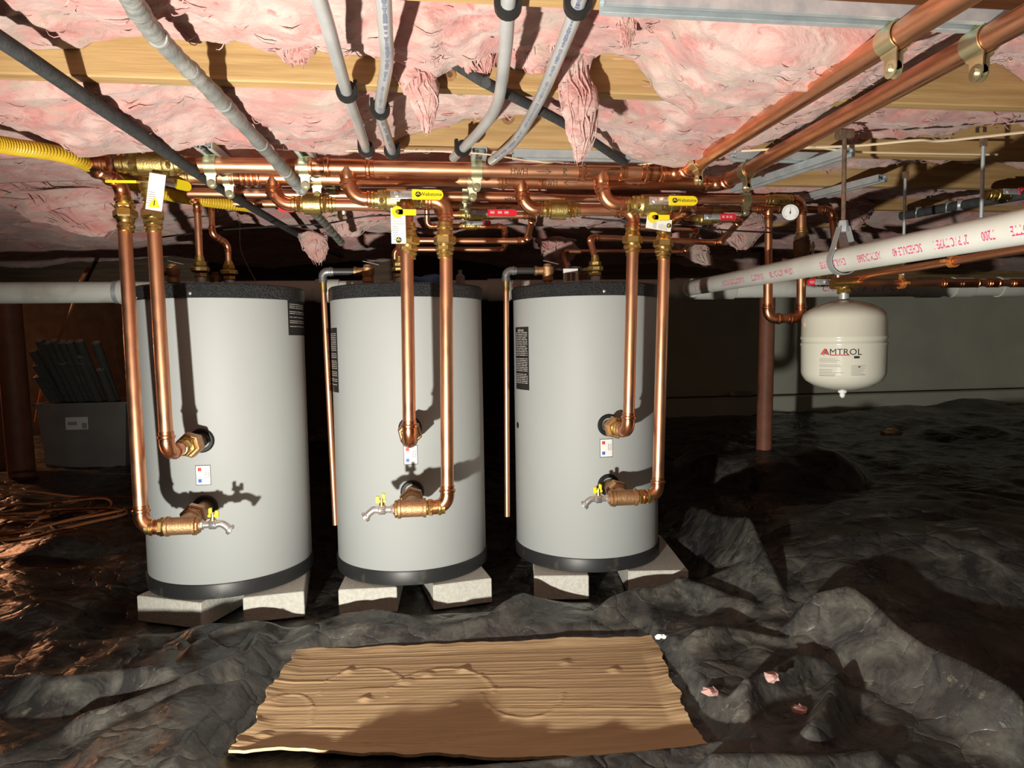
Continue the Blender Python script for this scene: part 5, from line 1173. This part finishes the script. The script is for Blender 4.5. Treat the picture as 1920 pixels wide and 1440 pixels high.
mb.build('small_print', INKG, bd, smooth=False)
mb = MB(); patch_cyl(mb, EX, ZA, nE, ER, ze(670), ze(666), 0.24, 0.36, 0.0014, 3); patch_cyl(mb, EX, ZA, nE, ER, ze(686), ze(684), 0.34, 0.38, 0.0014, 2); mb.build('dark_mark', INK, bd, smooth=False)
# thermometer
tg = aty(1482, 398, Y3 - 0.05); n = (CAM - tg).normalized(); n = (n + Vector((-0.25, 0, -0.35))).normalized(); go = thing('thermometer', 'round white dial thermometer on the third header', 'thermometer', tg)
GR = 0.031
MB().lathe(tg - n * 0.012, n, [(0, GR * 0.6), (0.002, GR), (0.012, GR), (0.014, GR * 0.96), (0.012, GR * 0.93)], 32).build('case', mat('dark_case', (0.08, 0.07, 0.06), rough=0.3, metal=0.8), go)
dl = MB().lathe(tg + n * 0.0003, n, [(0, GR * 0.93), (0.0006, GR * 0.93)], 32).build('dial', WHITE, go, smooth=False)
u = n.cross(ZA).normalized() * -1; v = u.cross(n) * -1
if v.z < 0: v = -v
mb = MB()
for k in range(21):
    a = math.radians(225 - 270 * k / 20); q = u * math.cos(a) + v * math.sin(a); mb.box(tg + n * 0.001 + q * GR * 0.76, q, n.cross(q), n, GR * (0.10 if k % 5 else 0.14), 0.0005, 0.0004)
mb.build('scale_marks', INK, dl, smooth=False)
mb = MB(); q = (v * 0.95 + u * 0.15).normalized(); mb.plate([tg + n * 0.0016 - q * 0.006 - u * 0.0018, tg + n * 0.0016 - q * 0.006 + u * 0.0018, tg + n * 0.0016 + q * GR * 0.66], n, 0.0004); mb.lathe(tg, n, [(0, 0.003), (0.002, 0.003)], 10); mb.build('needle', INK, go, smooth=False)
MB().cyl(tg - n * 0.012, hp(1478, 385, Y3), 0.006, 10).build('stem', BRASS, go)
ball_valve('dull brass valve on the copper drop below the thermometer', aty(1503, 462, Y3), ZA, Vector((1, -0.2, 0)), R3 * 1.05, mat('dark_lever', (0.05, 0.05, 0.05), rough=0.4), -ZA, 0.04, L=0.055, body_m=OLDBRASS)
ball_valve('red valve knob peeping under the slanting drain pipe', aty(1540, 527, 2.30), XA, Vector((0, -1, -0.2)), cR, RED, -XA, 0.028, L=0.03, hw=0.012)
# far pipes at the right edge
wrapped('foam_pipe', 'dark jointed pipe far back under the joists beyond the threaded rods', [at(1690, 405, 2.80), at(1800, 385, 2.58), at(1880, 372, 2.45), at(2000, 352, 2.3)], 0.018, FOAM)
for px, py in ((1722, 398), (1778, 388), (1800, 384)):
    c = at(px, py, 2.80 - (px - 1690) * 0.002); tag(MB().lathe(c, Vector((1, -0.75, 0.0)), [(-0.010, 0.0185), (-0.010, 0.022), (0.010, 0.022), (0.010, 0.0185)], 18, caps=False).build('pipe_band', STEEL), 'pale metal band on the dark jointed pipe', 'pipe band', 'bands on the dark far pipe')
ball_valve('far red-handled valve beyond the threaded rods', at(1875, 366, 2.42), XA, Vector((0, -1, 0.2)), 0.014, RED, XA, 0.07, L=0.05, hw=0.013)
pipe_run('copper_pipe', 'short copper pipe continuing from the far red-handled valve', 'copper pipe', [at(1895, 366, 2.42), at(2050, 352, 2.42)], 0.014)

# ================================================================== posts and things on the ground
def post(label, px, py, w_px, lean=0.0, m_=REDPOST):
    b_ = on_ground(px, py); d = (b_ - CAM).dot(FW); r_ = w_px * d / FPX / 2; o = thing('support_post', label, 'post', b_ - ZA * 0.02, 'red steel support posts')
    MB().cyl(b_ - ZA * 0.02, Vector((b_.x + lean, b_.y, ZJ - 0.012)), r_, 28).build('column', m_, o)
    MB().box(Vector((b_.x + lean, b_.y, ZJ - 0.006)), XA, YA, ZA, r_ * 1.7, r_ * 1.7, 0.005).build('cap_plate', RUST, o); return o
post('slim red-brown steel post standing beyond the expansion tank', 1432, 858, 28, 0.02)
post('rusty red steel post standing beside the bin of foam tubes', 42, 895, 44, -0.03)
post('rusty steel post at the dark end beyond the coiled cord', -6, 880, 30, 0.0, RUST)
# bin
bn = on_ground(160, 878); bz0 = bn.z - 0.01; bd_ = (bn - CAM).dot(FW); wpx = bd_ / FPX
bo = thing('storage_bin', 'clear grey plastic storage bin full of foam tubes', 'bin', Vector((bn.x, bn.y + 0.2, bz0)))
bw, bdp, bh = 150 * wpx, 0.42, 122 * wpx; bc = Vector((bn.x, bn.y + bdp / 2, bz0)); mb = MB(); th = 0.006
lo = [(-bw * 0.46, -bdp * 0.46), (bw * 0.46, -bdp * 0.46), (bw * 0.46, bdp * 0.46), (-bw * 0.46, bdp * 0.46)]; hi = [(a * 1.13, b * 1.13) for a, b in lo]
def q4(l, z, k=0): return [bc + Vector((a - math.copysign(k, a), b - math.copysign(k, b), z)) for a, b in l]
rings = [q4(lo, 0), q4(hi, bh), q4([(a * 1.05, b * 1.05) for a, b in hi], bh), q4([(a * 1.05, b * 1.05) for a, b in hi], bh + 0.015), q4(hi, bh + 0.015, th), q4(lo, th, th)]
i0 = 0
for rg in rings: mb.v += rg
for k in range(len(rings) - 1):
    for j in range(4): mb.f.append((4 * k + j, 4 * k + (j + 1) % 4, 4 * k + 4 + (j + 1) % 4, 4 * k + 4 + j))
mb.f.append((3, 2, 1, 0)); mb.f.append((20, 21, 22, 23)); mb.build('tub', PLASTIC, bo, smooth=False)
lp = bc + Vector((-bw * 0.06, -bdp * 0.52, bh * 0.72)); lb = MB().box(lp, XA, YA, ZA, 0.075, 0.002, 0.045).build('label', WHITE, bo, smooth=False)
mb = MB(); mb.box(lp + Vector((0.05, -0.003, -0.018)), XA, YA, ZA, 0.016, 0.0005, 0.02); mb.build('barcode', INKG, lb, smooth=False); MB().box(lp + Vector((-0.03, -0.003, 0.0)), XA, YA, ZA, 0.03, 0.0005, 0.012).build('label_print', INKG, lb, smooth=False)
tops = [(74, 638), (90, 642), (116, 641), (130, 641), (149, 639), (180, 642), (62, 657), (68, 684), (118, 680), (154, 679), (152, 668), (188, 692), (70, 705), (101, 638)]
for k, (px, py) in enumerate(sorted(tops)):
    fx_ = (px - 60) / 130; row = (py - 636) / 70
    bot = bc + Vector((bw * (-0.22 + 0.60 * fx_), bdp * 0.40 - 0.09 * row, 0.03)); tp = aty(px, py, bc.y - 0.36 + 0.10 * row)
    d = (tp - bot).normalized(); L = (tp - bot).length
    o = thing('foam_tube', 'grey foam pipe insulation tube standing in the clear bin', 'foam tube', bot, 'foam tubes in the bin')
    MB().lathe(bot, d, [(0, 0.011), (0, 0.028), (L, 0.028)], 16, caps=False).build('sleeve', FOAMG, o)
    MB().lathe(bot, d, [(L - 0.001, 0.028), (L + 0.001, 0.027), (L + 0.001, 0.013), (L - 0.22, 0.011)], 16, caps=False).build('cut_end', mat('foam_cut_end', (0.42, 0.38, 0.32), rough=0.9), o)
# orange cord coiled on the sheet
cc = on_ground(55, 985); pts = []; rnd = random.Random(4)
for k in range(44):
    a = k * 0.62; R_ = 0.26 + 0.20 * math.sin(k * 0.23) + rnd.uniform(-0.05, 0.05)
    x = cc.x + R_ * math.cos(a) * 1.25 + 0.05 * math.sin(k * 0.4); y = cc.y + R_ * math.sin(a) * 0.85 + 0.1 * math.cos(k * 0.17); pts.append(Vector((x, y, ground_z(x, y) + 0.014 + 0.018 * (1 + math.sin(k * 1.3)))))
hose('extension_cord', 'orange extension cord coiled loosely on the black plastic', 'cord', pts, 0.007, CORD, 6, 7)
hose('extension_cord', 'orange cord hanging behind the level drain pipe into the bin', 'cord', [at(168, 500, 3.4), at(150, 530, 3.5), at(130, 590, 3.9), at(108, 640, 4.6), at(80, 720, 5.0), at(66, 790, 5.1)], 0.009, CORD, 8, 8)
# odds and ends
bp_ = aty(800, 520, 2.66); bp_.z = TZ3 + 0.03
mb = MB(); mb.sphere(bp_, 0.05, 14, (1.5, 0.8, 0.55)); o = mb.build('plastic_bag', BLUE); 
for v_ in o.data.vertices: v_.co += Vector((math.sin(v_.co.z * 90 + v_.co.x * 40), math.cos(v_.co.x * 70), math.sin(v_.co.x * 60 + v_.co.y * 80))) * 0.008
tag(o, 'crumpled blue plastic bag on the cap of the middle tank', 'bag')
b2_ = aty(863, 520, 2.70); b2_.z = TZ3 + 0.004
o = MB().lathe(b2_, ZA, [(0, 0.016), (0.004, 0.018), (0.055, 0.018), (0.064, 0.008), (0.08, 0.008)], 16).build('small_bottle', mat('cloudy_plastic', (0.30, 0.30, 0.30), rough=0.4)); tag(o, 'small cloudy bottle on the cap of the middle tank', 'bottle')
pt = aty(1070, 528, 2.46); pt.z = TZ3 + 0.004; q = thing('paper_label', 'white barcode label standing on the cap of the drain-side tank', 'label', pt)
MB().box(pt + ZA * 0.030, XA, YA, ZA, 0.028, 0.0008, 0.028).build('paper', WHITE, q, smooth=False)
mb = MB()
for k in range(7): mb.box(pt + Vector((-0.018 + 0.006 * k, -0.0014, 0.028)), XA, YA, ZA, 0.0008 + 0.0008 * (k % 3), 0.0003, 0.016)
mb.build('barcode', INK, q, smooth=False)
def chip(name, label, px, py, s_, m_, sc=(1, 0.8, 0.4), cat='debris', group=None, seed=0):
    p = on_ground(px, py); rnd = random.Random(seed); mb = MB().sphere(p + ZA * s_ * sc[2] * 0.6, s_, 8, sc)
    mb.v = [v_ + Vector((rnd.uniform(-1, 1), rnd.uniform(-1, 1), rnd.uniform(-1, 1))) * s_ * 0.25 for v_ in mb.v]
    o = mb.build(name, m_, smooth=False); return tag(o, label, cat, group)
chip('insulation_scrap', 'pink insulation scrap on the sheet beside the cardboard edge', 1332, 1300, 0.022, PINK, seed=1, cat='insulation')
chip('insulation_scrap', 'pink insulation scrap in the hollow farther from the cardboard', 1500, 1335, 0.022, PINK, seed=2, cat='insulation')
chip('insulation_scrap', 'small pinkish scrap in the shadow between sheet folds', 1445, 1272, 0.020, PINK, seed=3, cat='insulation')
chip('wood_chip', 'yellow wood scrap on the mound by the slim post', 1538, 882, 0.045, WOOD, (1.6, 0.8, 0.25), seed=4, cat='wood scrap')
chip('wood_chip', 'pale wood scrap on the dark sheet below the expansion tank', 1672, 814, 0.07, WOOD, (1.2, 0.8, 0.35), seed=5, cat='wood scrap')
chip('wood_chip', 'small pale scrap beside the foot of the slim post', 1524, 860, 0.04, BLOCK, (1.1, 0.7, 0.4), seed=6, cat='wood scrap')
chip('wood_chip', 'thin wood splinter on the sheet at the cardboard corner', 1238, 1196, 0.014, WHITE, (1.4, 0.7, 0.5), seed=7, cat='wood scrap')
bk = aty(1390, 742, YB - 0.06); o = MB().box(Vector((bk.x, YB - 0.055, 0.345)), XA, YA, ZA, 0.10, 0.05, 0.022, 0.005).build('brick', BLOCK, smooth=False); tag(o, 'loose pale brick lying on the wall ledge', 'brick')
